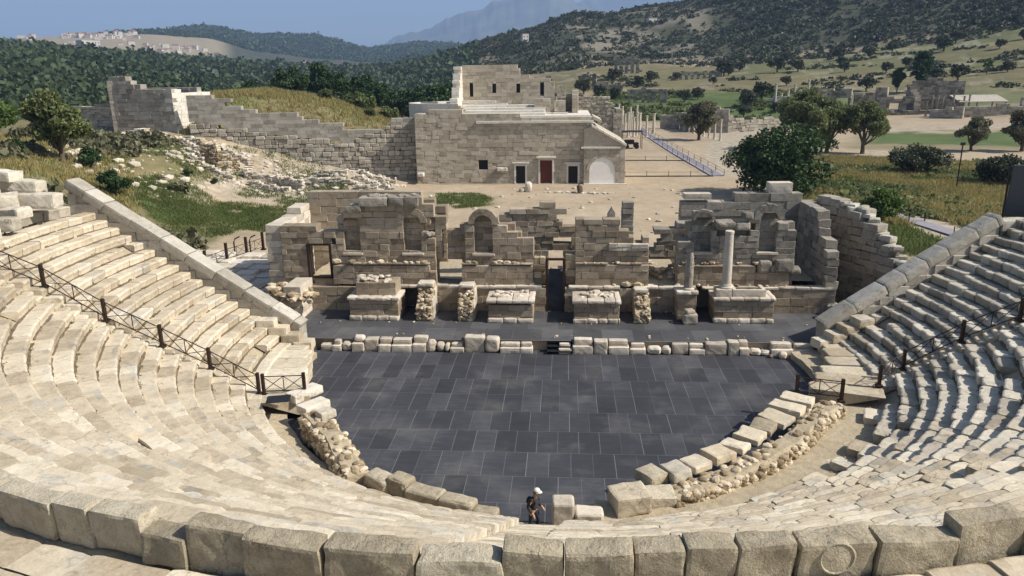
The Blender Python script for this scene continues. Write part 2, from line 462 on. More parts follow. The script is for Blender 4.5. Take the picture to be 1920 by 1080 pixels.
# ------------------------------------------------------------------ ground sheet with land cover
def px_of(x, y): return 960+1456*np.tan(np.clip(np.arctan2(x, y)+math.radians(4.12), -1.45, 1.45))
def sm(a, b, x): 
    t = np.clip((x-a)/(b-a), 0, 1); return t*t*(3-2*t)
def band(x, a, b, w): return sm(a-w, a+w, x)*(1-sm(b-w, b+w, x))
def cover(x, y):
    """land cover weights: green grass, dry grass, pale rock or road, scrub soil"""
    p = px_of(x, y); R = np.hypot(x, y)
    n1 = fbm(x/14, y/14, 31); n2 = fbm(x/4, y/4, 41); nb = fbm(x/90, y/90, 51)
    pj = p+n1*90; Rj = R*(1+n1*.12+n2*.05)
    green = np.zeros_like(x); dry = np.zeros_like(x); rock = np.zeros_like(x); scrub = np.zeros_like(x)
    # plain on the left before the council house
    g = band(pj, 225, 560, 30)*band(Rj, 86, 101, 2)*sm(-.12, .08, n2+.1)
    g = np.maximum(g, band(p+n1*260+n2*60, 640, 915, 40)*band(R*(1+n2*.07), 96, 108, 2)*sm(-.2, .06, n2+n1*.4))
    g = np.maximum(g, band(pj, 540, 730, 30)*band(Rj, 96, 104, 2)*sm(0, .2, n2))
    g = np.maximum(g, band(p, 985, 1090, 30)*band(R, 84, 92, 2)*sm(0, .2, n2)*.7)
    green = np.maximum(green, g)
    # rocky slope, far left
    m = (1-sm(360, 400, pj))*band(R, 55, 128, 4)
    rock = np.maximum(rock, m*sm(-.05, .16, n1)*.8); dry = np.maximum(dry, m*(1-sm(-.05, .16, n1+n2*.5))*.95); green = np.maximum(green, m*sm(.02, .16, n2+.3*n1)*.5)
    ml = (1-sm(60, 130, pj))*band(R, 45, 240, 8); dry = np.maximum(dry, ml*.9); rock = rock*(1-ml*.8)
    # excavation
    m = band(pj, 390, 740, 20)*band(R, 103, 124, 2); rock = np.maximum(rock, m*.8)
    # mound behind the stepped wall
    m = band(p, 340, 800, 20)*band(R, 127, 200, 3); dry = np.maximum(dry, m*.85); green = np.maximum(green, m*sm(-.05, .2, n1)*.8)
    # meadow on the right
    m = sm(1480, 1540, p)*band(Rj, 84, 160, 3); dry = np.maximum(dry, m*.9); green = np.maximum(green, m*sm(-.12, .1, n1)*.85)
    m = sm(1600, 1660, p)*band(R, 62, 88, 3); green = np.maximum(green, m*.75*sm(-.25, .1, n2)); dry = np.maximum(dry, m*.55)
    m = sm(1600, 1680, p)*band(Rj, 188, 226, 4); green = np.maximum(green, m*.95)
    m = sm(1560, 1640, p)*band(Rj, 176, 190, 5); dry = np.maximum(dry, m*.6)
    m = sm(1100, 1160, p)*(1-sm(1560, 1700, p))*band(Rj, 248, 330, 8); green = np.maximum(green, m*.95)
    m = sm(1680, 1740, p)*band(Rj, 285, 330, 8); green = np.maximum(green, m*.6); dry = np.maximum(dry, m*.5)
    # fields under the hill
    m = sm(940, 1060, p)*band(Rj, 325, 560+nb*60, 12)
    dry = np.maximum(dry, m*.98); green = np.maximum(green, m*sm(-.02, .18, nb+.25*n1)*.45); rock = np.maximum(rock, m*sm(.12, .2, n1+n2*.5)*.5)
    # roads and paths
    r1 = band(p, 1330+ (R-140)*.25, 1480, 12)*band(R, 128, 250, 4); rock = np.maximum(rock, r1); dry *= 1-r1; green *= 1-r1
    r2 = sm(1500, 1540, p)*(1-sm(1760, 1800, p))*band(R-(p-1600)*.03, 163, 174, 2); rock = np.maximum(rock, r2); dry *= 1-r2; green *= 1-r2
    r3 = sm(1640, 1660, p)*band(R-(p-1700)*.06, 229, 237, 1.5); rock = np.maximum(rock, r3); dry *= 1-r3; green *= 1-r3
    r4 = band(x-y*.0, 37.5, 42.5, .5)*band(y, 70, 112, 2); rock = np.maximum(rock, r4*.8); dry *= 1-r4*.8; green *= 1-r4*.8
    # hills
    m = sm(560, 620, R+nb*80)*sm(880, 960, p); scrub = np.maximum(scrub, m)
    rk = band(p, 1040, 1330, 60)*band(R, 560, 900, 40)*sm(-.02, .16, fbm(x/25, y/25, 77)+.05); rock = np.maximum(rock, rk*.55); 
    m = sm(200, 260, R)*(1-sm(880, 960, p)); scrub = np.maximum(scrub, m)
    twn = band(p, 60, 430, 25)*band(R, 1650, 2500, 60); dry = np.maximum(dry, twn*.5); rock = np.maximum(rock, twn*.35); scrub *= 1-twn*.8
    fld = band(p, 330, 420, 20)*band(R, 210, 330, 20); green = np.maximum(green, fld); scrub *= 1-fld*.9
    return np.stack([green, dry, rock, scrub], -1)

def build_ground():
    az = np.radians(np.concatenate([np.linspace(-88, -46, 22)[:-1], np.linspace(-46, 38, 430), np.linspace(38, 88, 26)[1:]]))
    Rr = np.concatenate([[0.5, 8, 16], np.linspace(24, 60, 19), np.linspace(60.7, 140, 114)[0:], np.geomspace(141, 340, 110), np.geomspace(344, 15000, 130)])
    A, RR = np.meshgrid(az, Rr); X = RR*np.sin(A); Y = RR*np.cos(A); Z = terrain(X, Y)
    # small relief
    Z = Z+fbm(X/1.7, Y/1.7, 61)*.16*(RR > 56)*(RR < 140)
    V = np.stack([X, Y, Z], -1).reshape(-1, 3); na = len(az)
    i, j = np.meshgrid(np.arange(len(Rr)-1), np.arange(na-1), indexing='ij'); k = (i*na+j).ravel()
    F = np.stack([k, k+1, k+na+1, k+na], 1)
    me = bpy.data.meshes.new('ground'); me.from_pydata(V.tolist(), [], F[:, ::-1].tolist())
    at = me.color_attributes.new('cover', 'FLOAT_COLOR', 'POINT')
    at.data.foreach_set('color', cover(X.ravel(), Y.ravel()).astype(np.float32).ravel())
    me.polygons.foreach_set('use_smooth', [True]*len(me.polygons)); me.update()
    o = bpy.data.objects.new('ground', me); COL.objects.link(o); o['kind'] = 'structure'; o['label'] = 'sandy plain rising into dry grass and scrub covered hills'
    m, nt, b = newmat('land'); L = nt.links
    a = N(nt, 'ShaderNodeAttribute', attribute_name='cover'); s = nt.nodes.new('ShaderNodeSeparateColor'); L.new(a.outputs['Color'], s.inputs[0])
    g = nt.nodes.new('ShaderNodeNewGeometry'); P = g.outputs['Position']
    n_b = noise(nt, P, .09, 5, .6, .5); n_m = noise(nt, P, .7, 6, .7); n_f = noise(nt, P, 5, 5, .75); n_h = noise(nt, P, .03, 6, .65)
    nn = math_(nt, 'ADD', math_(nt, 'MULTIPLY', n_b, .5), math_(nt, 'MULTIPLY', n_m, .5))
    sand = ramp(nt, nn, [(.3, (.31, .235, .15)), (.5, (.42, .33, .22)), (.68, (.50, .42, .30))])
    sand = mixc(nt, .45, sand, ramp(nt, n_f, [(.3, (.55, .5, .45)), (.6, (1, 1, 1))]), 'MULTIPLY')
    green = ramp(nt, nn, [(.3, (.035, .06, .014)), (.5, (.075, .115, .028)), (.7, (.14, .16, .05))])
    dry = ramp(nt, math_(nt, 'ADD', math_(nt, 'MULTIPLY', n_m, .6), math_(nt, 'MULTIPLY', n_b, .4)), [(.3, (.07, .07, .028)), (.48, (.15, .13, .058)), (.68, (.27, .22, .11))])
    rock = ramp(nt, n_m, [(.3, (.22, .18, .12)), (.5, (.38, .32, .235)), (.7, (.53, .47, .37))])
    scr = ramp(nt, math_(nt, 'ADD', math_(nt, 'MULTIPLY', n_h, .6), math_(nt, 'MULTIPLY', n_m, .4)), [(.38, (.035, .042, .02)), (.54, (.065, .066, .035)), (.70, (.125, .112, .072))])
    c = mixc(nt, a.outputs['Alpha'], sand, scr)
    def soft(w, nz): return math_(nt, 'MULTIPLY', w, math_(nt, 'ADD', math_(nt, 'MULTIPLY', nz, 1.6), .25), True)
    c = mixc(nt, soft(s.outputs[1], n_m), c, dry)
    c = mixc(nt, soft(s.outputs[0], n_m), c, green)
    c = mixc(nt, math_(nt, 'MULTIPLY', s.outputs[2], .95), c, rock)
    L.new(c, b.inputs['Base Color']); b.inputs['Roughness'].default_value = 1
    bump(nt, b, math_(nt, 'ADD', n_m, math_(nt, 'MULTIPLY', n_f, .3)), .6, .15)
    me.materials.append(m)
build_ground()

# far mountain ranges, 11 and 13 km out
def range_mesh(name, R0, pts, seed, hrough, label):
    pxs = np.array([p[0] for p in pts], float); ys = np.array([p[1] for p in pts], float)
    P = np.linspace(pxs[0], pxs[-1], 260); top = np.interp(P, pxs, ys)
    hy = 140+(1060-P)*.014
    H = CAMH+R0*(hy-top)/1456.0
    rows = 14; V = []
    for k in range(rows):
        t = k/(rows-1)
        A = np.array([az_of(p) for p in P]); R = R0-2600*(1-t)
        prof = t**1.25
        z = np.maximum(H, 0)*prof+hrough*fbm(P/26+seed, np.full_like(P, t*5+seed), seed, 5)*(.25+prof)*(1 if k < rows-1 else .6)
        V.append(np.stack([R*np.sin(A), R*np.cos(A), z-30*(1-t)], -1))
    A = np.array([az_of(p) for p in P]); V.append(np.stack([(R0+3000)*np.sin(A), (R0+3000)*np.cos(A), np.full_like(P, -60)], -1))
    V = np.concatenate(V); n = len(P)
    i, j = np.meshgrid(np.arange(rows), np.arange(n-1), indexing='ij'); k = (i*n+j).ravel()
    mb = MB(); mb.addn(V, np.stack([k, k+1, k+n+1, k+n], 1))
    o = mb.build(name, M['far'], smooth=True); tag(o, label, kind='structure')
m, nt, b = newmat('far_slope'); g = nt.nodes.new('ShaderNodeNewGeometry')
nt.links.new(ramp(nt, noise(nt, g.outputs['Position'], .0025, 6, .65), [(.35, (.06, .075, .045)), (.65, (.17, .16, .12))]), b.inputs['Base Color']); b.inputs['Roughness'].default_value = 1
M['far'] = m
range_mesh('mountain', 11000, [(560, 112), (690, 98), (760, 76), (800, 63), (850, 41), (900, 24), (960, 8), (1000, 1), (1035, 2), (1075, 12), (1120, 22), (1200, 60), (1300, 110)], 5, 190, 'long blue mountain ridge fading into the haze')
range_mesh('mountain', 13500, [(850, 110), (1000, 40), (1080, 14), (1120, 4), (1160, -4), (1220, -10), (1290, -6), (1340, -14), (1420, -30), (1600, -40), (1800, 40)], 9, 230, 'higher mountain behind, paler blue')

# ------------------------------------------------------------------ sky, sun, air, camera
SUN_EL = math.radians(42); SUN_AZ = math.radians(99)            # azimuth clockwise from +Y
w = bpy.data.worlds.new('World'); scene.world = w; w.use_nodes = True
nt = w.node_tree; sky = nt.nodes.new('ShaderNodeTexSky'); sky.sky_type = 'NISHITA'; sky.sun_disc = False
sky.sun_elevation = SUN_EL; sky.sun_rotation = SUN_AZ; sky.air_density = 1.0; sky.dust_density = 1.5; sky.ozone_density = 2.2; sky.altitude = 30
nt.links.new(sky.outputs[0], nt.nodes['Background'].inputs[0]); nt.nodes['Background'].inputs[1].default_value = .105
sl = bpy.data.lights.new('sun', 'SUN'); sl.energy = 5.0; sl.angle = math.radians(.53); sl.color = (1, .955, .88)
so = bpy.data.objects.new('sun', sl); COL.objects.link(so)
sd = Vector((math.sin(SUN_AZ)*math.cos(SUN_EL), math.cos(SUN_AZ)*math.cos(SUN_EL), math.sin(SUN_EL)))
so.rotation_euler = sd.to_track_quat('Z', 'Y').to_euler(); so.location = (60, -20, 60)

def build_haze():
    mb = MB(); x0, x1, y0, y1, z0, z1 = -15200, 15200, -60, 17200, -70, 1700
    mb.add([(x, y, z) for x in (x0, x1) for y in (y0, y1) for z in (z0, z1)], [(0, 1, 3, 2), (4, 6, 7, 5), (0, 4, 5, 1), (2, 3, 7, 6), (0, 2, 6, 4), (1, 5, 7, 3)])
    m = bpy.data.materials.new('pale_air'); m.use_nodes = True; nt = m.node_tree; nt.nodes.remove(nt.nodes['Principled BSDF'])
    v = nt.nodes.new('ShaderNodeVolumePrincipled'); v.inputs['Color'].default_value = (.44, .63, .97, 1); v.inputs['Density'].default_value = HAZE
    v.inputs['Anisotropy'].default_value = .0
    nt.links.new(v.outputs[0], nt.nodes['Material Output'].inputs['Volume'])
    o = mb.build('haze', m); tag(o, 'thin blue summer haze', kind='stuff')
HAZE = 1.15e-4
build_haze()

cd = bpy.data.cameras.new('camera'); cam = bpy.data.objects.new('camera', cd); COL.objects.link(cam); scene.camera = cam
cd.sensor_width = 36; cd.lens = 36*1400/1920; cd.clip_start = .1; cd.clip_end = 40000
def cam_basis():
    p, yw, r = math.radians(15.95), math.radians(4.12), -.014
    f = Vector((-math.sin(yw)*math.cos(p), math.cos(yw)*math.cos(p), -math.sin(p))); rt = Vector((math.cos(yw), math.sin(yw), 0)); up = rt.cross(f)
    r2 = rt*math.cos(r)+up*math.sin(r); u2 = up*math.cos(r)-rt*math.sin(r)
    return Matrix((r2, u2, -f)).transposed()
cam.matrix_world = Matrix.Translation((0, 0, CAMH)) @ cam_basis().to_4x4()
scene.view_settings.view_transform = 'Standard'; scene.view_settings.look = 'None'; scene.view_settings.exposure = 0.32; scene.view_settings.gamma = 1
scene.cycles.max_bounces = 6; scene.cycles.diffuse_bounces = 3; scene.cycles.volume_bounces = 0; scene.cycles.transparent_max_bounces = 8
scene.cycles.use_denoising = True
# ================================================================== THE THEATRE
CX, CY = 0.0, 39.5
R0S, TREAD, RISE, NROW, Z0S = 16.2, .72, .44, 18, 1.22
A_L, A_R = math.radians(171.9), math.radians(372.0)       # seat arc, counter-clockwise through the near side
AISLES = [math.radians(a) for a in (197.5, 267.4, 350.3)]
ORD = 'first second third fourth fifth sixth seventh eighth ninth tenth eleventh twelfth thirteenth fourteenth fifteenth sixteenth seventeenth eighteenth nineteenth twentieth twenty-first twenty-second twenty-third twenty-fourth twenty-fifth twenty-sixth twenty-seventh twenty-eighth twenty-ninth thirtieth'.split()
def ring_dz(deg): return min(1.2, max(0, (deg-252)/32))*.55
def pol(r, a): return np.array([CX+r*math.cos(a), CY+r*math.sin(a)])

# orchestra floor: grout sheet + dark tiles
mb = MB(); mb.add([(-17, 22.5, .0), (17, 22.5, .0), (17, 43.4, .0), (-17, 43.4, .0)], [(0, 1, 2, 3)])
m, nt, b = newmat('pale_grout'); b.inputs['Base Color'].default_value = (.2, .197, .19, 1); b.inputs['Roughness'].default_value = .9; M['grout'] = m
m, nt, b = newmat('dark_basalt_tile'); L = nt.links; g = nt.nodes.new('ShaderNodeNewGeometry'); P = g.outputs['Position']
mp = nt.nodes.new('ShaderNodeMapping'); mp.inputs['Scale'].default_value = (.5, 3.2, 1); L.new(P, mp.inputs[0])
st = noise(nt, mp.outputs[0], 1.6, 6, .7, .8); sp = noise(nt, P, .35, 5, .65); fn = noise(nt, P, 9, 4, .7)
f = math_(nt, 'ADD', math_(nt, 'MULTIPLY', st, .45), math_(nt, 'MULTIPLY', math_(nt, 'SUBTRACT', g.outputs['Random Per Island'], .5), .24)); f = math_(nt, 'ADD', f, math_(nt, 'MULTIPLY', sp, .45))
c = ramp(nt, f, [(.22, (.029, .029, .032)), (.45, (.048, .048, .053)), (.62, (.075, .075, .081)), (.8, (.13, .129, .125))])
c = mixc(nt, ramp(nt, sp, [(.52, (0, 0, 0)), (.7, (.35, .35, .35))]), c, (.15, .14, .12)); L.new(c, b.inputs['Base Color'])
b.inputs['Roughness'].default_value = .62; bump(nt, b, math_(nt, 'ADD', st, math_(nt, 'MULTIPLY', fn, .3)), .25, .01); M['tile'] = m
M['dusty_tile'] = m.copy(); M['dusty_tile'].name = 'dusty_basalt_tile'
for q in M['dusty_tile'].node_tree.nodes:
    if q.type == 'VALTORGB' and len(q.color_ramp.elements) == 4:
        for e in q.color_ramp.elements: e.color = (e.color[0]*1.5, e.color[1]*1.48, e.color[2]*1.38, 1)
o = mb.build('orchestra_floor', M['grout']); tag(o, 'pale jointing under the dark orchestra paving', kind='structure')
mb = MB()
rows = [43.35, 42.75, 40.7, 38.65, 36.6, 34.5, 32.4, 30.3, 28.2, 26.15, 24.1, 22.6]; offs = [0, 0, 0, .5, .5, .02, .45, .06, .5, .0, .5]
for k in range(len(rows)-1):
    y1, y0 = rows[k], rows[k+1]
    for i in range(-18, 19):
        x0 = (i+offs[k])*.965+random.uniform(-.006, .006)+.3; x1 = x0+.965; g2 = .009
        mb.add([(x0+g2, y0+g2, .004), (x1-g2, y0+g2, .004), (x1-g2, y1-g2, .004+random.uniform(0, .002)), (x0+g2, y1-g2, .004)], [(0, 1, 2, 3)])
o = mb.build('orchestra_paving', M['tile']); tag(o, 'dark grey stone paving of the orchestra', kind='structure')
# stage floor
mb = MB(); mb.add([(-20.5, 43.2, .68), (20.5, 43.2, .68), (20.5, 50.2, .68), (-20.5, 50.2, .68)], [(0, 1, 2, 3)])
o = mb.build('stage_floor', M['grout']); tag(o, 'pale jointing under the dark stage paving', kind='structure')
mb = MB()
for k, (y0, y1, of) in enumerate([(43.25, 45.35, .3), (45.35, 47.5, .8), (47.5, 50.1, .3)]):
    for i in range(-11, 11):
        x0 = (i+of)*1.87; mb.add([(x0+.008, y0+.008, .685), (x0+1.862, y0+.008, .685), (x0+1.862, y1-.008, .685), (x0+.008, y1-.008, .685)], [(0, 1, 2, 3)])
o = mb.build('stage_paving', M['dusty_tile']); tag(o, 'dark grey stone paving of the raised stage', kind='structure')

# seating
theatre = empty('theatre_seating', (0, 26, 0), 'curved bank of pale limestone seat rows around the dark orchestra', 'seating')
def seat_block(mb, r0, r1, z, a0, a1, worn, h=.5, drop=0.0, tilt=0.0, dr=0.0):
    n = max(3, int((a1-a0)*r0/.15)); sd = int(rng.integers(99999))
    A = np.linspace(a0, a1, n+1); s = A*r0
    ch = fbm(s/.35+sd, np.zeros_like(s), sd, 3); ch2 = np.maximum(fbm(s/.22, np.full_like(s, 3.3), sd+4, 3)-.12, 0)
    endw = np.exp(-np.minimum(A-a0, a1-A)*r0/.045)
    rr = r0+dr+ch*.05*worn+endw*.03*worn
    chip = ch2*.42*worn+endw*.018*worn
    zt = z+drop+(A-(a0+a1)/2)*r0*tilt+fbm(s/.5, np.full_like(s, 8.), sd+9, 2)*.03*worn
    prof = [(r1-rr+dr*.0, -.01*worn*endw), (.30*np.ones_like(A), .008*fbm(s/.3, s*0, sd+2)), (.075+chip*.8, -.004-chip*.1), (.02+chip*.5, -.028-chip*.55), (.0*A, -.08-chip), (.035+0*A, -.24+0*A), (.06+0*A, -h+0*A)]
    V = []
    for (q, zz) in prof:
        R = rr+q; V.append(np.stack([CX+R*np.cos(A), CY+R*np.sin(A), zt+zz], 1))
    m = n+1; V = np.concatenate(V)
    i, j = np.meshgrid(np.arange(len(prof)-1), np.arange(n), indexing='ij'); k = (i*m+j).ravel()
    mb.addn(V, np.stack([k, k+m, k+m+1, k+1], 1))
    base = mb.n-len(V)
    mb.f.append(tuple(base+p*m for p in range(len(prof)))[::-1]); mb.f.append(tuple(base+p*m+n for p in range(len(prof)))); mb.mi += [0, 0]
def in_aisle(a, r, half=.42):
    return any(abs(a-q)*r < half for q in AISLES)
for i in range(NROW):
    r0 = R0S+i*TREAD; z = Z0S+i*RISE; mb = MB()
    aR = A_R-.012*random.random()
    bounds = [A_L]
    for q in AISLES: hw = .8 if abs(math.degrees(q)-267.4) < 1 else .42; bounds += [q-hw/r0, q+hw/r0]
    bounds.append(aR)
    for s in range(0, len(bounds), 2):
        a, e = bounds[s], bounds[s+1]
        while a < e-.01:
            am = math.degrees(a)
            rough = 1.05 if am < 275 else (1.25 if am < 300 else 1.52)
            l = random.uniform(.75, 1.9)/r0 if rough < 1.5 else random.uniform(.65, 1.6)/r0
            if e-(a+l) < .4/r0: l = e-a
            gap = .006/r0*rough*random.uniform(.6, 2.0)
            miss = .012 if rough < 1.5 else .04
            if i == 0 and 300 < am < 345: miss = .35
            if random.random() > miss:
                j = .012 if rough < 1.2 else (.025 if rough < 1.5 else .05)
                seat_block(mb, r0, r0+TREAD+.16, z, a+gap, a+l-gap, rough, drop=random.gauss(0, j*.55), tilt=random.gauss(0, .007*rough**2), dr=random.gauss(0, j))
            a += l
        mb.build('seat_row', [M['seat'], M['seat_grey']], theatre); mb = MB()
# grey older rows on the right side: assign by angle
for o in [x for x in bpy.data.objects if x.parent is theatre]:
    me = o.data; n = len(me.polygons); c = np.empty(n*3); me.polygons.foreach_get('center', c); c = c.reshape(-1, 3)+np.array(origin(o))
    ang = np.degrees(np.arctan2(c[:, 1]-CY, c[:, 0]-CX)) % 360
    cell = vnoise(ang*.5, np.hypot(c[:, 0], c[:, 1]-CY)*1.4, 4)
    mi = ((np.where(ang < 90, ang+360, ang) > 292+cell*45) | (cell > .88)).astype(np.int32)
    me.polygons.foreach_set('material_index', mi)
mb = MB(); a = math.radians(283)                            # broken remains of an extra lowest row on the right
while a < math.radians(336):
    l = random.uniform(.6, 1.5)/15.4
    if random.random() > .4: seat_block(mb, 15.45, 16.4, .84+random.gauss(0, .04), a+.002, a+l-.002, 1.6, dr=random.gauss(0, .06), tilt=random.gauss(0, .03))
    a += l
mb.build('broken_lowest_row', [M['seat'], M['seat_grey']], theatre)
# stair flights in the aisles
for q in AISLES:
    mb = MB()
    for i in range(NROW):
        for k in (0, 1):
            r0 = R0S+i*TREAD+k*.36; z = Z0S+(i-1)*RISE+.22*(k+1)-.02; hw = .78 if abs(math.degrees(q)-267.4) < 1 else .40
            seat_block(mb, r0, r0+.5, z, q-hw/r0, q+hw/r0, .8, h=.4, drop=random.gauss(0, .01))
    mb.build('stair_flight', M['seat'], theatre)
# earth fill below the seats and down to the ground outside
mb = MB(); na = 120; A = np.linspace(A_L-.0, A_R, na+1)
prof = [(15.1, -.3), (15.1, .3), (16.1, .5), (R0S+.5, .85), (R0S+NROW*TREAD+.1, Z0S+NROW*RISE-.55), (30.0, 8.4), (32.4, 8.45), (32.4, -.6)]
V = []
for k, (r, z) in enumerate(prof):
    zz = z+0*A+(fbm(A*15/1.1, np.full_like(A, k*3.1), 15, 3)*.22 if k in (1, 2) else 0)
    if k in (0, 1): r = np.where(A > math.radians(274), 13.7, r); zz = zz+np.where(A > math.radians(274), .12 if k == 1 else 0, 0)
    rr = r+(fbm(A*15/1.4, np.full_like(A, k*7.1), 25, 3)*.25 if k in (1, 2) else 0)
    V.append(np.stack([CX+rr*np.cos(A), CY+rr*np.sin(A), zz*np.ones_like(A)], 1))
V = np.concatenate(V); m_ = na+1
i, j = np.meshgrid(np.arange(len(prof)-1), np.arange(na), indexing='ij'); k = (i*m_+j).ravel()
mb.addn(V, np.stack([k, k+1, k+m_+1, k+m_], 1))
mb.f.append(tuple(p*m_ for p in range(len(prof)))); mb.f.append(tuple(p*m_+na for p in range(len(prof)))[::-1]); mb.mi += [0, 0]
mb.build('earth_fill', M['core'], theatre)
# broad paving slabs at both ends of the lowest row
mb = MB()
for a0, a1, r0 in [(172.4, 178, 15.1), (178.0, 183, 14.6), (183, 188.5, 14.2), (188.5, 194, 14.1), (194, 199, 14.0), (199, 205.5, 13.9)]:
    seat_block(mb, r0, 16.4, 1.13+random.uniform(-.03, .03), math.radians(a0)+.001, math.radians(a1)-.001, 1.3, h=1.2)
for a0, a1, r0 in [(342, 346.5, 12.9), (346.5, 352, 13.3), (352, 357, 13.8), (357, 362, 14.4), (362, 367, 14.8), (367, 371.6, 15.2)]:
    seat_block(mb, r0, 16.4, 1.1+random.uniform(-.05, .05), math.radians(a0)+.002, math.radians(a1)-.002, 1.8, h=1.2)
for k in range(4): rblock(mb, (-15.5-k*.75, 41.2+k*.08, 1.0+k*.42), (.55, .45, .28), rotz(.05), seg=.14, rnd=.05, amp=.025)
for k in range(4): rblock(mb, (15.2+k*.75, 42.5+k*.12, .95+k*.42), (.5, .5, .28), rotz(.3), seg=.14, rnd=.06, amp=.04, big=.06)
mb.build('end_slabs', M['seat'], theatre)
# walkway behind the back slabs
mb = MB()
for rr in (29.95, 30.75, 31.55):
    a = math.radians(185)
    while a < math.radians(350):
        l = random.uniform(.8, 1.7)/rr
        seat_block(mb, rr, rr+.8, 8.5+1.4*ring_dz(math.degrees(a))+random.uniform(-.02, .02), a+.004/rr, a+l-.004/rr, .8, h=.3); a += l
mb.build('walkway_slabs', M['seat'], theatre)
# upper rows next to the camera
for i in range(3):
    mb = MB(); r0 = 32.15+i*.74; a = math.radians(225)
    while a < math.radians(320):
        l = random.uniform(.9, 2.2)/r0; am = math.degrees(a+l/2)
        hide = 254.5 < am < 293 or (i == 0 and am > 285 and am < 297)
        if not hide:
            seat_block(mb, r0, r0+.86, 9.2+i*.42+random.gauss(0, .02), a+.008/r0, a+l-.008/r0, 1.6, h=.55, dr=random.gauss(0, .04))
        a += l
    mb.build('upper_seat_row', M['seat_grey'], theatre)

for i in range(8):
    mb = MB(); r0 = 30.0+i*.78; a = math.radians(172.8+i*.25)
    while a < math.radians(206):
        l = random.uniform(.7, 1.7)/r0
        if random.random() > .08 and (i < 5 or math.degrees(a) < 196): seat_block(mb, r0, r0+.95, 9.15+i*.46+random.gauss(0, .06), a+.01/r0, a+l-.012/r0, 1.7, h=.6, dr=random.gauss(0, .07), tilt=random.gauss(0, .03))
        a += l
    mb.build('ruined_upper_row', M['seat_grey'], theatre)
# side walls of the cavea (analemmata) with sloping coping blocks
def analemma(p0, z0, p1, z1, label, low=-.4, seed=1):
    d = np.array(p1)-np.array(p0); L = np.linalg.norm(d); d = d/L; sl = (z1-z0)/L
    mb = MB()
    masonry(mb, p0, p1, 1.0, low, lambda u: z0+sl*u-.62, course=(.5, .62), blen=(.7, 1.5), jit=.015, dj=.02, tol=.75)
    w = mb.build('side_wall', M['coping'], theatre); tag(w, label)
    mb = MB(); u = 0.0; ang = math.atan2(d[1], d[0]); nr = np.array([-d[1], d[0]])
    # solid wedge closing the steps under the coping
    prism(mb, [(0.05, low), (L-.05, low), (L-.05, z1-.42), (0.05, z0-.42)], (p0[0]+nr[0]*.1, p0[1]+nr[1]*.1, 0), d, None, .8)
    while u < L-.1:
        l = min(random.uniform(1.0, 1.9), L-u)
        um = u+l/2; c = np.array(p0)+d*um+nr*.5
        tl = math.atan(sl)
        ax = np.array([[d[0]*math.cos(tl), d[1]*math.cos(tl), math.sin(tl)], [nr[0], nr[1], 0], [-d[0]*math.sin(tl), -d[1]*math.sin(tl), math.cos(tl)]])
        rblock(mb, (c[0], c[1], z0+sl*um-.3+random.uniform(-.03, .03)), (l/2/math.cos(tl)-.012, .56, .3), ax, seg=.16, rnd=.05, amp=.018)
        u += l
    o = mb.build('sloping_coping', M['coping'], w)
    return w
analemma((-30.0, 43.0), 10.75, (-15.9, 41.65), 2.15, 'left side wall with smooth sloping coping')
analemma((15.45, 43.1), 2.05, (25.5, 44.75), 8.25, 'right side wall with stepped rough coping')
analemma((25.55, 44.8), 7.75, (33.5, 46.1), 7.9, 'flat topped end of the right side wall')

# dry weeds in the joints between the rows
def joint_weeds(name, n, lo, hi, mat, label):
    C = []
    while len(C) < n:
        a = math.radians(random.uniform(lo, hi)); i = random.randrange(NROW); r = R0S+i*TREAD+TREAD+random.uniform(-.05, .03)
        if fbm(np.array([a*40]), np.array([r*1.0]), 12)[0] > .02:
            for _ in range(7): C.append((CX+(r+random.gauss(0, .04))*math.cos(a)+random.gauss(0, .06), CY+(r+random.gauss(0, .04))*math.sin(a)+random.gauss(0, .06), Z0S+i*RISE+random.uniform(.0, .13)))
    C = np.array(C); k = len(C); a = rng.normal(size=(k, 3)); a /= np.linalg.norm(a, axis=1)[:, None]; b_ = rng.normal(size=(k, 3)); b_ -= a*(a*b_).sum(1)[:, None]; b_ /= np.linalg.norm(b_, axis=1)[:, None]
    S = rng.uniform(.03, .09, k)[:, None]; V = np.stack([C-a*S, C-b_*S*.35, C+a*S, C+b_*S*.35], 1).reshape(-1, 3)
    mb = MB(); mb.addn(V, np.arange(k*4).reshape(k, 4)); o = mb.build(name, M[mat]); tag(o, label, kind='stuff')
joint_weeds('dry_weeds', 6500, 180, 358, 'leaf_olive', 'tufts of dry weeds in the joints between the seat rows')

# dark strip along each riser foot: dirt, plus riser shade painted in its colour
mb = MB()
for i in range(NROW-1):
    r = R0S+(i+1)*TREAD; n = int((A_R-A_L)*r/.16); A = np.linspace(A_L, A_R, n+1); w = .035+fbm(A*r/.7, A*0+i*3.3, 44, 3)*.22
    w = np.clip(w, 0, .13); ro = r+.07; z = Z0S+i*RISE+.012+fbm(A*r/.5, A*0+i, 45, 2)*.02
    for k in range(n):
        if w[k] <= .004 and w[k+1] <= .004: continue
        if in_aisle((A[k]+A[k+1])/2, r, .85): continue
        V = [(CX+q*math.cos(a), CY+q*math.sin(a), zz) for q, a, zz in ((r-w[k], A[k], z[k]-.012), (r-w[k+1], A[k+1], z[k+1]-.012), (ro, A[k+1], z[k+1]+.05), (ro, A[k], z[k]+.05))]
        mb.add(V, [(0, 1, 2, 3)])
o = mb.build('joint_dirt_shade', M['core_dark']); tag(o, 'brown dirt and painted shade along the foot of the seat risers', kind='stuff')
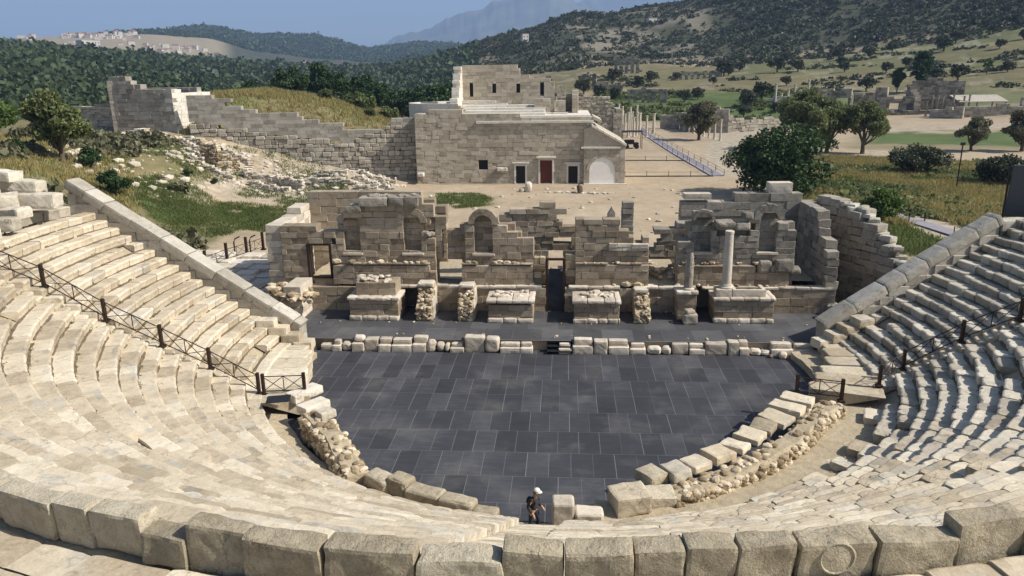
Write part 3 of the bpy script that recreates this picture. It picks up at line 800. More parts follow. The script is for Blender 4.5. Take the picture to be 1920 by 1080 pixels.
# ------------------------------------------------------------------ back slabs along the walkway
def slabs():
    boss = [True]
    # (start angle, end angle, height factor) measured along the ring, counter-clockwise from the left
    # widths follow the photograph near the camera, free elsewhere
    a = math.radians(236); specs = []
    while a < math.radians(296):
        l = random.choice([random.uniform(.62, .95), random.uniform(.95, 1.5), random.uniform(1.0, 1.5)]); specs.append((a, a+l/29.65)); a += l/29.65+random.uniform(.0, .014)/29.65
    n0 = [k for k, (a, e) in enumerate(specs) if 248.8 < math.degrees((a+e)/2) < 284.2]; n = len(n0)
    for i, (a0, a1) in enumerate(specs):
        am = (a0+a1)/2; deg = math.degrees(am)
        p = pol(29.66+random.gauss(0, .03), am); l = (a1-a0)*29.65
        t = np.array([-math.sin(am), math.cos(am), 0]); nn = np.array([math.cos(am), math.sin(am), 0])
        lean = random.gauss(-.05, .045)
        ax = np.array([t, nn*math.cos(lean)+np.array([0, 0, math.sin(lean)]), np.array([0, 0, math.cos(lean)])-nn*math.sin(lean)])
        broken = random.random() < .2; h = (9.26+ring_dz(deg)-8.5+random.uniform(-.03, .03))*(random.uniform(.78, .9) if broken else 1)
        mb = MB(); rblock(mb, (p[0], p[1], 8.5+h/2), (l/2-.004, .215, h/2), ax, seg=.07, rnd=.035, amp=.035, big=.1 if broken else .045, skew=random.gauss(0, .045))
        isboss = False
        if boss[0] and deg > 275.6 and l > .95:                         # round carved boss on the outer face
            isboss = True; boss[0] = False; cc = p+nn[:2]*.225
            pr = [(.30, -.03), (.30, .02), (.26, .05), (.24, .03), (.2, .035), (.0, .045)]
            W = []; Fq = []; k = 22
            for (r, hh) in pr:
                for q in range(k):
                    an = 2*PI*q/k; W.append(np.array([cc[0], cc[1], 9.4])+t*r*math.cos(an)+np.array([0, 0, r*math.sin(an)])+nn*hh)
            for q0 in range(len(pr)-1):
                for q in range(k): Fq.append((q0*k+q, q0*k+(q+1) % k, (q0+1)*k+(q+1) % k, (q0+1)*k+q))
            mb.add(W, Fq)
        if i not in n0: mb.build('back_slab', M['slab'], theatre); continue     # continues the row outside the view
        o = mb.build('back_slab', M['slab'], None, (p[0], p[1], 8.5))
        extra = ' with a round carved boss' if isboss else (', broken lower' if broken else '')
        side = 'right end' if deg > 268 else 'left end'
        k = (n-1-(i-n0[0])) if deg > 268 else i-n0[0]
        tag(o, '%s upright slab from the %s of the walkway row%s' % (ORD[k], side, extra), 'stone slab', 'upright back slabs along the walkway')
slabs()

# ------------------------------------------------------------------ orchestra rim: rubble wall, cap stones, loose blocks
def rim_wall(name, pts, zb, zt, thick, label, n_rock=400, jag=.12):
    root = empty(name, (pts[0][0], pts[0][1], zb), label, 'rubble wall')
    P = np.array(pts, float); seg = np.linalg.norm(np.diff(P, axis=0), axis=1); S = np.concatenate([[0], np.cumsum(seg)])
    n = int(S[-1]/.2); s = np.linspace(0, S[-1], n+1); X = np.interp(s, S, P[:, 0]); Y = np.interp(s, S, P[:, 1])
    dx = np.gradient(X); dy = np.gradient(Y); l = np.hypot(dx, dy); nx, ny = -dy/l, dx/l
    mb = MB(); V = []
    zt_ = (np.interp(s, np.linspace(0, S[-1], len(zt)), zt) if not np.isscalar(zt) else np.full(n+1, zt))+fbm(s/.5, s*0, 5, 3)*jag*2
    for (q, zz) in ((-.05, zb+0*s), (.0, zt_-.12), (.1, zt_), (thick-.1, zt_+.02), (thick, zt_-.12), (thick+.08, zb+0*s)):
        w = q+fbm(s/.3+q*9, zz*2+q, 31, 3)*.14
        V.append(np.stack([X+nx*w, Y+ny*w, zz], 1))
    m = n+1; i, j = np.meshgrid(np.arange(5), np.arange(n), indexing='ij'); k = (i*m+j).ravel()
    mb.addn(np.concatenate(V), np.stack([k, k+m, k+m+1, k+1], 1))
    mb.f.append(tuple(p*m for p in range(6))); mb.f.append(tuple(p*m+n for p in range(6))[::-1]); mb.mi += [0, 0]
    mb.build('rubble_core', M['core'], root)
    mb = MB()
    for _ in range(n_rock):
        u = random.random(); k = min(int(u*n), n-1); side = random.random()
        q = 0 if side < .3 else (thick if side < .9 else random.uniform(.1, thick-.1)); z = random.uniform(zb+.05, zt_[k]-.08) if side < .9 else zt_[k]
        r = random.uniform(.07, .19); rock(mb, (X[k]+nx[k]*q, Y[k]+ny[k]*q, z), (r*1.25, r, r*.8), 1 if r < .13 else 2, .4)
    mb.build('field_stones', M['rubble'], root)
    return root
left_top = [(-8.0, 26.95), (-8.9, 28.3), (-9.7, 29.6), (-10.7, 30.9), (-11.6, 32.0)]
rim_wall('rubble_wall', left_top, 0.0, [.75, 1.0, 1.15, 1.2, 1.1], .95, 'broken rubble wall curving along the left rim of the orchestra', 420)
right_top = [(12.6, 34.1), (11.3, 32.7), (10.1, 31.0), (8.7, 29.5), (7.2, 28.2), (5.4, 27.0), (3.9, 26.3)]
rim_wall('rubble_wall', [(x, y) for x, y in right_top], 0.0, [1.05, 1.1, 1.08, 1.05, 1.0, .9, .75], .85, 'rubble wall carrying cap blocks along the right rim of the orchestra', 760)

def loose(name, c, size, ang, label, cat, group=None, mat='pale', tilt=0, roll=0, big=.05, amp=.025, rnd=.07, seg=.1):
    mb = MB(); h = np.array(size)/2
    rblock(mb, (c[0], c[1], c[2]+h[2]), h, rotz(ang, tilt, roll), seg=seg, rnd=rnd, amp=amp, big=big)
    o = mb.build(name, M[mat], None, c); return tag(o, label, cat, group)
# cap stones on the left rim, from the gate towards the viewer
G1 = 'cap stones along the left orchestra rim'
for k, (x, y, z, sx, sy, sz, a, lab, mt) in enumerate([
    (-13.0, 33.9, .9, 1.75, .85, .45, 1.0, 'long pale cap stone below the left gate, top of the left rim', 'pale'),
    (-12.0, 32.35, .95, 1.45, .8, .42, .95, 'smooth slanting cap stone just above the left rubble wall', 'pale'),
    (-11.05, 31.25, 1.1, .8, .7, .4, .8, 'small grey cap stone on the upper end of the left rubble wall', 'seat_grey')]):
    loose('cap_stone', (x, y, z), (sx, sy, sz), a, lab, 'cap stone', G1, mt)
G2 = 'low kerb stones on the left rim of the orchestra'
for k, (x, y, sx, sy, sz, a, lab, tl) in enumerate([
    (-7.35, 26.55, 1.25, .75, .95, -.62, 'brown kerb stone touching the lower end of the left rubble wall', .12),
    (-6.45, 26.2, .95, .8, 1.05, -.5, 'lumpy kerb stone, second after the left rubble wall', -.08),
    (-5.35, 25.6, 1.55, .75, .9, -.36, 'longest kerb stone on the left rim, flat top', .05),
    (-4.0, 25.05, 1.45, .7, .85, -.33, 'rounded kerb stone, fourth after the left rubble wall', -.04),
    (-2.88, 24.65, .95, .65, .7, -.22, 'small low kerb stone, last on the left rim before the walking person', 0)]):
    loose('kerb_stone', (x, y, .0), (sx, sy, sz), a, lab, 'kerb stone', G2, 'slab', tl, big=.08, rnd=.14, seg=.08)
loose('upright_block', (.02, 24.35, .0), (.82, .75, 1.35), .05, 'tall pale squared block standing right of the walking person', 'stone block', None, 'pale', big=.04, rnd=.12, seg=.08)
loose('stone_block', (.98, 24.3, .0), (1.0, .7, .98), .02, 'low rough block leaning against the tall upright block', 'stone block', None, 'pale', big=.06, rnd=.1, seg=.08)
G3 = 'cap blocks along the right orchestra rim'
caps = [(2.55, 25.25, .45, 1.25, 1.0, .62, .25, 'cube shaped pale block at the near end of the right rim'),
        (3.75, 25.75, .42, 1.15, .75, .5, .32, 'flat ochre block beside the cube shaped block on the right rim'),
        (3.55, 26.75, .72, .95, .85, .4, .5, 'tilted small block sitting above the ochre block on the right rim'),
        (4.55, 27.0, .8, .85, .8, .42, .5, 'grey pitted cap block, fourth along the right rim'),
        (5.45, 27.55, .9, 1.1, .95, .38, .6, 'broad cap block, fifth along the right rim'),
        (6.45, 28.3, .95, 1.05, .9, .36, .72, 'cap block, sixth along the right rim, cracked top'),
        (7.3, 29.05, 1.0, .95, 1.0, .36, .78, 'cap block, seventh along the right rim'),
        (8.15, 29.95, 1.0, 1.05, .95, .34, .85, 'cap block, eighth along the right rim, rounded corner'),
        (8.95, 30.85, 1.0, 1.15, .85, .3, .9, 'brown weathered cap block, ninth along the right rim'),
        (9.75, 31.8, 1.0, 1.1, 1.25, .3, .95, 'wide flat cap block, third from the far end of the right rim'),
        (10.55, 32.8, 1.0, 1.0, 1.3, .33, 1.0, 'wide flat cap block, second from the far end of the right rim'),
        (11.3, 33.75, 1.0, 1.05, 1.3, .38, 1.05, 'pale cap block at the far end of the right rim below the gate')]
for (x, y, z, sx, sy, sz, a, lab) in caps:
    ux, uy = x/math.hypot(x, y-39.5), (y-39.5)/math.hypot(x, y-39.5)
    loose('cap_block', (x-ux*.1, y-uy*.1, z), (sx*random.uniform(.85, 1.08), sy*random.uniform(1.0, 1.3), sz*random.uniform(.85, 1.2)), a+random.uniform(-.16, .16), lab, 'cap block', G3, ('seat_grey' if 'grey' in lab else 'slab' if ('brown' in lab or 'ochre' in lab) else 'rubble' if 'cracked' in lab or 'rounded' in lab else 'seat'), random.uniform(-.07, .07), random.uniform(-.07, .07), big=.09, rnd=.05, amp=.035)
# pebbles and lumps on the earth slope behind the right rim
mb = MB()
for _ in range(380):
    a = math.radians(random.uniform(277, 338)); r = random.uniform(14.9, 16.3); p = pol(r, a); s = random.uniform(.02, .055)*(2.6 if random.random() < .05 else 1)
    zz = np.interp(r, [15.1, 16.1, 16.7], [.36, .52, .85]); rock(mb, (p[0], p[1], zz), (s*1.3, s, s*.7), 1, .3)
o = mb.build('rubble_scree', M['rubble'], None, (7, 28, .8)); tag(o, 'scattered pebbles on the earth slope behind the right rim', kind='stuff')
mb = MB(); box(mb, 0, 1.1, 0, .8, 0, .05)
mb.v = [v @ rotz(.25)+np.array([-14.1, 31.7, 1.52]) for v in mb.v]
tag(mb.build('drain_cover', M['dark'], None, (-14.1, 31.7, 1.52)), 'dark metal drain cover set in the seats below the left gate', 'drain cover')

# low front wall of the stage
def px2x(p): return -14.4+(p-620)*.0325
front = [(598, 622, .55, 'dark'), (622, 640, .95, 'tall'), (640, 658, .75, 'rock'), (660, 684, 1.25, 'round'), (684, 710, .95, 'low'), (711, 736, 1.0, 'low'), (737, 776, 1.0, 'low'), (777, 804, 1.15, 'block'), (805, 822, .95, 'rock'), (823, 838, .8, 'rock'), (839, 848, .7, 'rock'), (849, 876, .75, 'low'), (877, 915, 1.25, 'block'), (915, 943, 1.2, 'round'), (944, 982, .8, 'low'), (982, 1006, .85, 'low'),
         (1054, 1079, .75, 'low'), (1080, 1119, 1.15, 'block'), (1120, 1146, 1.1, 'block'), (1147, 1186, 1.15, 'block'), (1187, 1217, .85, 'low'), (1219, 1245, .55, 'rock'), (1246, 1264, .62, 'rock'), (1265, 1295, .9, 'low'), (1296, 1325, .92, 'low'), (1326, 1365, .95, 'low'), (1366, 1386, 1.1, 'block'), (1387, 1405, 1.1, 'block'), (1407, 1427, .5, 'rock'), (1427, 1443, .42, 'rock'), (1444, 1484, .92, 'low'), (1485, 1523, .92, 'low')]
word = {'low': 'low flat pale stone', 'block': 'squared block standing proud', 'rock': 'rough rounded boulder', 'round': 'round topped block', 'tall': 'narrow upright block', 'dark': 'shaded low stone'}
nl = [f for f in front if f[0] < 1030]; nr_ = [f for f in front if f[0] > 1030]
for q, (a, e, h, ty) in enumerate(front):
    h = h*random.uniform(.68, .8)
    x0, x1 = px2x(a), px2x(e); mb = MB(); c = (x0+x1)/2
    if ty == 'rock': rblock(mb, (c, 43.05, h/2), ((x1-x0)/2, .32, h/2), rotz(random.uniform(-.2, .2)), seg=.1, rnd=.2, amp=.05, big=.1)
    elif random.random() < .35: rblock(mb, (c, 43.1+random.uniform(-.08, .1), h/2), ((x1-x0)/2-.012, .36, h/2), rotz(random.uniform(-.04, .04)), seg=.12, rnd=.2 if ty == 'round' else .05, amp=.03, big=.05)
    else:
        rblock(mb, (c, 43.02, h*.29), ((x1-x0)/2-.012, .36, h*.29), None, seg=.14, rnd=.04, amp=.018)
        rblock(mb, (c+random.uniform(-.04, .04), 43.22+random.uniform(-.08, .08), h*.79), ((x1-x0)/2-random.uniform(.01, .1), .28, h*.21), None, seg=.14, rnd=.22 if ty == 'round' else .05, amp=.02)
    o = mb.build('kerb_block', M['pale'], None, (c, 43.1, 0))
    k = nl[::-1].index(front[q]) if a < 1030 else nr_.index(front[q])
    tag(o, '%s, %s %s of the black steps on the stage edge' % (word[ty], ORD[k], 'left' if a < 1030 else 'right'), 'edge stone', 'stones along the front edge of the stage')
mb = MB()
for x, y, z, s in [(13.0, 42.45, .18, .3), (12.3, 42.5, .1, .14)]: rock(mb, (x, y, z), (s, s*.8, s*.75), 2, .2)
tag(mb.build('fallen_block', M['rubble'], None, (13, 42.4, 0)), 'small fallen brown block on the dark paving before the stage edge', 'stone block')
mb = MB(); box(mb, -17.5, -1.0, 43.34, 43.5, 0, .66, .02); box(mb, .55, 17.5, 43.34, 43.5, 0, .66, .02)
o = mb.build('stage_front', M['stage']); tag(o, 'low brown riser under the front edge of the stage floor', kind='structure')
root = empty('stage_steps', (-.2, 42.9, 0), 'short flight of black steps up to the stage', 'steps')
for k in range(3):
    mb = MB(); box(mb, -1.0, .52, 42.55+k*.32, 42.9+k*.32, .17+k*.2, .22+k*.2); mb.build('tread', M['dark'], root)
mb = MB(); box(mb, -.98, -.92, 42.6, 43.5, 0, .2); box(mb, .44, .5, 42.6, 43.5, 0, .2); box(mb, -.98, .5, 43.42, 43.5, .0, .6); mb.build('stringer', M['dark'], root)

# ------------------------------------------------------------------ railings
def rail_panel(mb, p, q, h=.95, low=.18, r=.026):
    p = np.array(p, float); q = np.array(q, float); up = np.array([0, 0, 1.0]); m = (p+q)/2
    for z in (low, h): tube(mb, [p+up*z, q+up*z], r, 6)
    tube(mb, [m+up*low, m+up*h], r*.9, 6)
    for (a, b_) in ((p, m), (m, q)):
        tube(mb, [a+up*low, b_+up*h], r*.75, 5); tube(mb, [a+up*h, b_+up*low], r*.75, 5)
def railing(name, pts, label, posts_h=1.1, w=.075):
    root = empty(name, tuple(pts[0]), label, 'railing')
    for p in pts:
        mb = MB(); box(mb, p[0]-w, p[0]+w, p[1]-w, p[1]+w, p[2]-.1, p[2]+posts_h, .01); box(mb, p[0]-w*2, p[0]+w*2, p[1]-w*2, p[1]+w*2, p[2]-.1, p[2]+.03, .01)
        mb.build('post', M['iron'], root)
    for a, b_ in zip(pts[:-1], pts[1:]):
        mb = MB(); rail_panel(mb, a, b_); mb.build('rail_panel', M['iron'], root)
    return root
def onseat(r, deg, dz=.02):
    p = pol(r, math.radians(deg)); return (p[0], p[1], Z0S+max(0, math.floor((r-R0S)/TREAD))*RISE+dz)
RL = [onseat(16.3, -158.5), onseat(18.5, -161), onseat(20.6, -161.8), onseat(23.1, -163.6), onseat(25.7, -164.8), onseat(28.4, -165.6)]
GL = [(-14.95, 33.6, 1.15), (-12.95, 33.85, 1.15)]
GR = [(11.4, 34.6, 1.12), (13.35, 34.05, 1.12)]
railing('stair_railing', RL, 'brown iron cross braced railing climbing the left stair between the seats')
railing('gate_railing', GL, 'brown iron cross braced gate at the foot of the left stair')
RR = [onseat(16.2, -13.5), onseat(17.5, -9.0), onseat(19.9, -9.6), onseat(22.2, -10.0), onseat(24.6, -10.2)]
railing('stair_railing', RR, 'brown iron cross braced railing climbing the right stair in shadow')
railing('gate_railing', GR, 'brown iron cross braced gate at the foot of the right stair')
# ================================================================== STAGE BUILDING
stage = empty('stage_building', (0, 50, .68), 'roofless ruined stage building with niches, pedestals and broken ashlar walls behind the dark stage', 'ruin')
FY = 49.5; ex = (1, 0)
def wall_x(x0, x1, y, thick, z0, top, openings=(), **k):
    k.setdefault('course', (.36, .52)); k.setdefault('blen', (.55, 1.35)); k.setdefault('jit', .025); k.setdefault('dj', .04)
    mb = MB(); masonry(mb, (x0, y), (x1, y), thick, z0, lambda u: top(x0+u), [(a-x0, b-x0, c, e) for a, b, c, e in openings], **k); return mb
# podium wall with projecting top ledge
pod_open = [(-11.05, -10.0, .6, 2.35), (-1.2, .05, .6, 9), (8.85, 9.9, .6, 2.35)]
mb = wall_x(-17.6, 17.6, 49.0, .85, .68, lambda x: 2.36, pod_open, course=(.5, .6), blen=(.8, 1.9), dj=.012)
mb.build('podium_wall', M['stage'], stage)
mb = MB(); x = -17.6
while x < 17.6:
    l = random.uniform(.9, 1.9)
    if not (-1.25 < x+l/2 < .1) and random.random() > .2: rblock(mb, (x+l/2, 49.3+random.uniform(-.06, .05), 2.42+random.uniform(-.02, .03)), (l/2-.01, .36, .09), rotz(random.uniform(-.02, .02)), seg=.2, rnd=.03, amp=.03)
    x += l
mb.build('podium_ledge', M['pale'], stage)
mb = MB(); box(mb, -17, -1.3, 50.6, 50.75, .6, 2.36); box(mb, .2, 15, 50.6, 50.75, .6, 2.36); box(mb, -17, -1.3, 49.86, 50.75, 2.37, 2.48); box(mb, .2, 15, 49.86, 50.75, 2.37, 2.48); mb.build('passage_light_block', M['ruin'], stage)  # back panels and lid added to keep daylight out of the podium doorways
# main front wall
zled = 3.95
def topf(*pts): return stepf(*pts)
topA = topf((-19.7, 6.55), (-16.9, 6.1), (-15.95, 5.2))
mb = wall_x(-19.6, -15.7, FY, 1.1, .68, topA, [(-17.75, -16.15, 3.0, 5.15)], jit=.02, miss=.01); mb.build('front_wall', M['stage'], stage)
topB = topf((-15.7, 6.2), (-15.35, 7.3), (-14.6, 7.9), (-13.3, 8.5), (-9.9, 8.1), (-9.45, 7.4), (-9.3, 5.9), (-8.95, 5.2))
N1 = (-15.12, -14.0, 4.7, 7.25); N2 = (-10.95, -9.75, 4.7, 7.25)
mb = wall_x(-15.7, -8.8, FY, .55, 2.5, topB, [N1, N2], jit=.02)
masonry(mb, (-15.7, FY+.55), (-8.8, FY+.55), .75, 2.5, lambda u: topB(-15.7+u)-.05, jit=.02)
mb.build('front_wall', M['stage'], stage)
# lower thick course with a ledge at mid height
def ledge_course(x0, x1, top=zled):
    mb = wall_x(x0, x1, FY-.28, .3, 2.5, top if callable(top) else (lambda x: top), course=(.42, .5), jit=.012, dj=.01)
    xx = x0
    while xx < x1-.1:
        l = min(random.uniform(.7, 1.5), x1-xx)
        zz = top(xx+l/2) if callable(top) else top
        if random.random() > .12: rblock(mb, (xx+l/2, FY-.15, zz+.03), (l/2-.01, .19, .06), None, seg=.25, rnd=.03, amp=.01)
        xx += l
    mb.build('lower_facing', M['stage'], stage)
ledge_course(-16.0, -9.2); ledge_course(-9.2, -8.75, 3.3)
def niche(x0, x1, zb, zs, mat, ring=True, zt=None, w=.34, shade=True, n=9):
    """arched niche: head over the opening, voussoirs, recessed back and sill"""
    mb = MB(); r = (x1-x0)/2; zt = zt or zs+r+.12
    arch_head(mb, (0, 0), ex, x0-.0, x1+.0, zb, zs, zt, FY-.004, .55, n=12)
    if ring: voussoirs(mb, (0, 0), ex, (x0+x1)/2, zs, r, w, FY-.07, .45, n=n)
    masonry(mb, (x0-.12, FY+.5), (x1+.12, FY+.5), .5, zb-.1, lambda u: zs+r*.98, course=(.4, .5), blen=(.6, 1.3), tol=.9)
    o = mb.build('niche', M[mat], stage)
    mb = MB(); box(mb, x0-.15, x1+.15, FY-.14, FY+.3, zb-.16, zb, .02, .01); mb.build('sill', M['pale'], o)
    return o
niche(N1[0], N1[1], 4.7, 6.8, 'stage', ring=False, zt=7.5)
niche(N2[0], N2[1], 4.7, 6.8, 'stage', zt=7.5, w=.42)
mb = MB()
for (x, z, a, b_, r) in [(-12.9, 8.25, 1.0, .3, 0), (-11.3, 8.3, .55, .28, .05), (-10.3, 8.25, .5, .33, 0), (-14.3, 7.75, .55, .25, -.12)]:
    rblock(mb, (x, FY+.3, z), (a, .6, b_), rotz(0, 0, r), seg=.2, rnd=.08, amp=.03)
for _ in range(26):
    x = random.uniform(-15.2, -8.9); r = random.uniform(.1, .3); rock(mb, (x, FY+random.uniform(.1, .8), topB(x)+r*.2), (r*1.3, r, r*.7), 1, .35)
mb.build('top_blocks', M['stage_grey'], stage)
# dark gap and pale doorway between second and third niche, wall set a little back
topBC = topf((-9.3, 7.3), (-8.6, 7.1), (-8.2, 6.6), (-7.9, 6.35), (-7.0, 6.8), (-6.6, 6.3))
mb = wall_x(-8.85, -6.55, FY+.5, .8, 2.5, topBC, [(-8.75, -7.05, 2.4, 4.2), (-8.4, -8.05, 4.3, 6.1)], jit=.03); mb.build('set_back_wall', M['stage'], stage)
# third niche
topC = topf((-6.7, 7.0), (-6.45, 7.55), (-5.3, 7.5), (-4.6, 6.5), (-3.5, 6.3), (-2.95, 5.9))
N3 = (-6.1, -4.85, 4.65, 6.85)
mb = wall_x(-6.75, -2.05, FY, .55, 2.5, topC, [N3, (-6.9, -4.1, 6.75, 9)], jit=.02)
masonry(mb, (-6.75, FY+.55), (-2.05, FY+.55), .65, 2.5, lambda u: min(topC(-6.75+u)-.1, 6.9), jit=.02); mb.build('front_wall', M['stage'], stage)
ledge_course(-7.0, -2.1)
niche(N3[0], N3[1], 4.65, 6.7, 'stage', zt=7.4, w=.45, n=7)
# wall behind the central door
topCD = topf((-4.6, 6.9), (-4.0, 7.3), (-3.2, 6.9), (-2.6, 7.3), (-1.5, 7.7), (-.9, 7.2), (-.1, 6.4), (.4, 5.9), (.9, 5.6))
mb = wall_x(-4.6, 1.2, 52.0, 1.0, .68, topCD, [(-1.1, -.05, .6, 4.4), (-.75, -.3, 4.7, 5.1)], jit=.03, miss=.03); mb.build('set_back_wall', M['stage'], stage)
mb = MB(); box(mb, -1.25, -1.07, 49.0, 49.35, .68, 4.3, .01); box(mb, -.08, .1, 49.0, 49.35, .68, 4.3, .01); box(mb, -1.25, .1, 49.0, 49.3, 4.3, 4.42, .01)
mb.build('door_frame', M['iron'], stage)
mb = wall_x(-2.05, -1.25, FY, .9, 2.5, lambda x: 4.5, jit=.03, miss=.06)
masonry(mb, (.12, FY), (.85, FY), .9, 2.5, lambda u: 4.6, jit=.03, miss=.06); mb.build('door_jamb', M['rubble'], stage)
mb = MB(); prism(mb, [(0, .68), (0, 1.6), (2.2, 3.1), (2.2, .68)], (.0, 49.2, 0), (0, 1), None, 1.1); mb.build('door_ramp', M['tile'], stage)
# right of the central door
topE = topf((.75, 6.95), (2.25, 6.4), (3.0, 7.2), (3.35, 6.6), (4.1, 5.55), (5.0, 5.6))
mb = wall_x(.75, 5.7, FY, 1.1, 2.5, topE, jit=.02, miss=.01); mb.build('front_wall', M['stage'], stage)
ledge_course(.78, 5.7, lambda x: 4.0 if x < 5.2 else 3.5)
mb = wall_x(3.0, 5.65, FY-.2, .25, 4.9, lambda x: 5.35, course=(.22, .25), blen=(.6, 1.1)); mb.build('cornice', M['pale'], stage)
mb = MB(); prism(mb, [(0, 6.4), (.0, 7.15), (.28, 7.65), (.5, 7.3), (.5, 6.4)], (2.95, 50.4, 0), ex, None, .6); mb.build('pointed_stone', M['stage_grey'], stage)
mb = wall_x(4.05, 4.85, 52.0, .9, .68, lambda x: 7.75, blen=(.75, .85), jit=.03); mb.build('broken_pillar', M['stage_grey'], stage)
mb = wall_x(5.9, 9.0, 53.0, 1.1, .68, topf((5.9, 4.2), (6.4, 4.9), (6.85, 5.5), (8.35, 6.2)), jit=.05, dj=.06); mb.build('set_back_wall', M['stage_grey'], stage)
# slope of earth and rubble in the gap
mb = MB(); prism(mb, [(0, .68), (0, 2.4), (2.4, 3.5), (3.4, 3.5), (3.4, .68)], (7.6, 49.4, 0), (0, 1), None, 1.9); mb.build('earth_slope', M['core'], stage)
mb = MB()
for _ in range(60): rock(mb, (random.uniform(5.8, 7.5), random.uniform(50, 52.5), random.uniform(2.75, 3.5)), (random.uniform(.08, .3), .2, random.uniform(.08, .2)), 1, .3)
mb.build('fallen_rubble', M['rubble'], stage)
# right hand part with two niches
topG = topf((7.6, 5.45), (8.6, 7.0), (9.9, 6.6), (10.6, 6.5), (11.9, 6.3), (12.35, 7.3), (14.5, 6.8), (15.0, 5.2))
N4 = (8.7, 9.8, 4.8, 7.0); N5 = (12.9, 14.05, 4.8, 7.1)
mb = wall_x(7.6, 15.3, FY, .55, 2.5, topG, [N4, N5, (12.3, 14.6, 7.0, 9), (10.1, 12.3, 5.9, 6.4)], jit=.03, miss=.015)
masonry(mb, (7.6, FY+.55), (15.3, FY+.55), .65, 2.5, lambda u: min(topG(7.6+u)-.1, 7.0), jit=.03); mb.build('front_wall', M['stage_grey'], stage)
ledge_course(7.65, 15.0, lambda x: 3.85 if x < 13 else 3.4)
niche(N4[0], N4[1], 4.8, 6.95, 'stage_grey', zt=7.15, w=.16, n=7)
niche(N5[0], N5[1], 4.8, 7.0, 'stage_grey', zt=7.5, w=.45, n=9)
mb = MB()
for (x, z, a, b_, h, t) in [(10.6, 6.75, .65, .5, .22, .1), (11.7, 6.6, .5, .45, .3, -.15), (12.0, 7.3, .35, .4, .25, 0), (13.3, 3.9, .42, .4, .4, .1), (14.6, 3.9, .6, .45, .45, -.05), (14.0, 3.7, .3, .3, .25, 0), (15.4, 3.6, .35, .35, .2, .2)]:
    rblock(mb, (x, FY-.05, z), (a, b_, h), rotz(.1, t), seg=.15, rnd=.12, amp=.04, big=.06)
mb.build('loose_blocks', M['stage_grey'], stage)
# raised earth floor between the two walls, iron frame of the left doorway
mb = MB()
for x0, x1 in ((-18.4, -1.3), (.2, 17.2)):
    nx = int((x1-x0)/.6); V = []
    for j in range(10):
        for i in range(nx+1):
            xx = x0+(x1-x0)*i/nx; yy = 50.75+j*.58; V.append((xx, yy, 2.5+float(fbm(np.array([xx/1.5]), np.array([yy/1.5]), 7, 3)[0])*.35))
    mb.add(V, [(j*(nx+1)+i, j*(nx+1)+i+1, (j+1)*(nx+1)+i+1, (j+1)*(nx+1)+i) for j in range(9) for i in range(nx)])
mb.build('earth_floor', M['core'], stage)
mb = MB(); box(mb, -17.82, -17.66, FY-.08, FY+.25, 2.9, 5.2, .01); box(mb, -16.24, -16.08, FY-.08, FY+.25, 2.9, 5.2, .01); box(mb, -17.82, -16.08, FY-.08, FY+.25, 5.2, 5.34, .01); box(mb, -17.82, -16.08, FY-.08, FY+.25, 2.86, 2.98, .01)
mb.build('door_frame', M['iron'], stage)
# back wall
tBL = topf((-19.8, 7.7), (-11.0, 7.0), (-9.8, 6.3), (-9.0, 2.2), (8.7, 2.2))
mb = wall_x(-19.7, -9.0, 56.0, 1.0, -.3, tBL, course=(.5, .62), blen=(1.0, 2.4), dj=.03); mb.build('back_wall', M['stage'], stage)
tBR = topf((8.7, 7.3), (10.9, 7.1), (12.4, 7.75), (16.9, 7.4))
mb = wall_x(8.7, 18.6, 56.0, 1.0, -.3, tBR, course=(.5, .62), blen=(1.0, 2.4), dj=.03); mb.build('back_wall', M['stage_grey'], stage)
mb = MB(); rblock(mb, (15.9, 56.5, 8.1), (.85, .5, .4), None, seg=.25, rnd=.04, amp=.015); rblock(mb, (9.9, 56.4, 7.5), (1.0, .5, .22), None, seg=.25, rnd=.04, amp=.015); mb.build('top_blocks', M['pale'], stage)
mb = wall_x(-9.0, 8.7, 56.0, .9, -.3, lambda x: 2.2+.5*math.sin(x*1.7), jit=.04, miss=.05); mb.build('low_back_wall', M['stage'], stage)
# side walls
mb = MB(); masonry(mb, (-19.6, 56.0), (-19.6, 49.6), 1.1, -.3, lin((0, 7.5), (2.2, 6.9), (3.0, 6.5), (6.4, 6.3)), jit=.03, dj=.04, blen=(.8, 1.6))
mb.v = [v-np.array([1.1, 0, 0])*1.0 for v in mb.v]
mb.build('side_wall', M['pale'], stage)
mb = MB()
for i in range(9):                                         # paved terrace outside the left entrance
    y = 46.2+i*1.55; x = -20.3-max(0, y-56)*.9
    while x > -30.5-(y-50)*.12:
        l = random.uniform(.9, 2.0); z = 1.35+(y-46)*.05+(-20-x)*.035+random.uniform(-.13, .13)
        rblock(mb, (x-l/2, y+.75+random.uniform(-.05, .05), z/2-.2), (l/2-.01, .77, z/2+.2+random.uniform(-.05, .05)), rotz(random.uniform(-.02, .02)), seg=.3, rnd=.05, amp=.03); x -= l
mb.build('entrance_terrace', M['pale'], stage)
# rubble left corner
mb = wall_x(-19.9, -17.6, 47.0, 2.4, -.3, topf((-19.9, 2.6), (-18.6, 2.9), (-17.9, 2.2)), jit=.04, dj=.06); mb.build('corner_ruin', M['pale'], stage)
mb = MB()
for _ in range(70): 
    t = random.random(); rock(mb, (-19.6+t*2.4+random.uniform(-.2, .2), random.uniform(46.5, 48.8), 2.75-t*.7+random.uniform(-.2, .2)), (random.uniform(.12, .4), .3, random.uniform(.08, .22)), 1, .3)
for _ in range(40):
    rock(mb, (-19.4+random.random()*1.6, random.uniform(45.3, 46.8), random.uniform(.6, 1.7)), (random.uniform(.15, .45), .35, random.uniform(.12, .3)), 1, .3)
mb.build('corner_rubble', M['rubble'], stage)
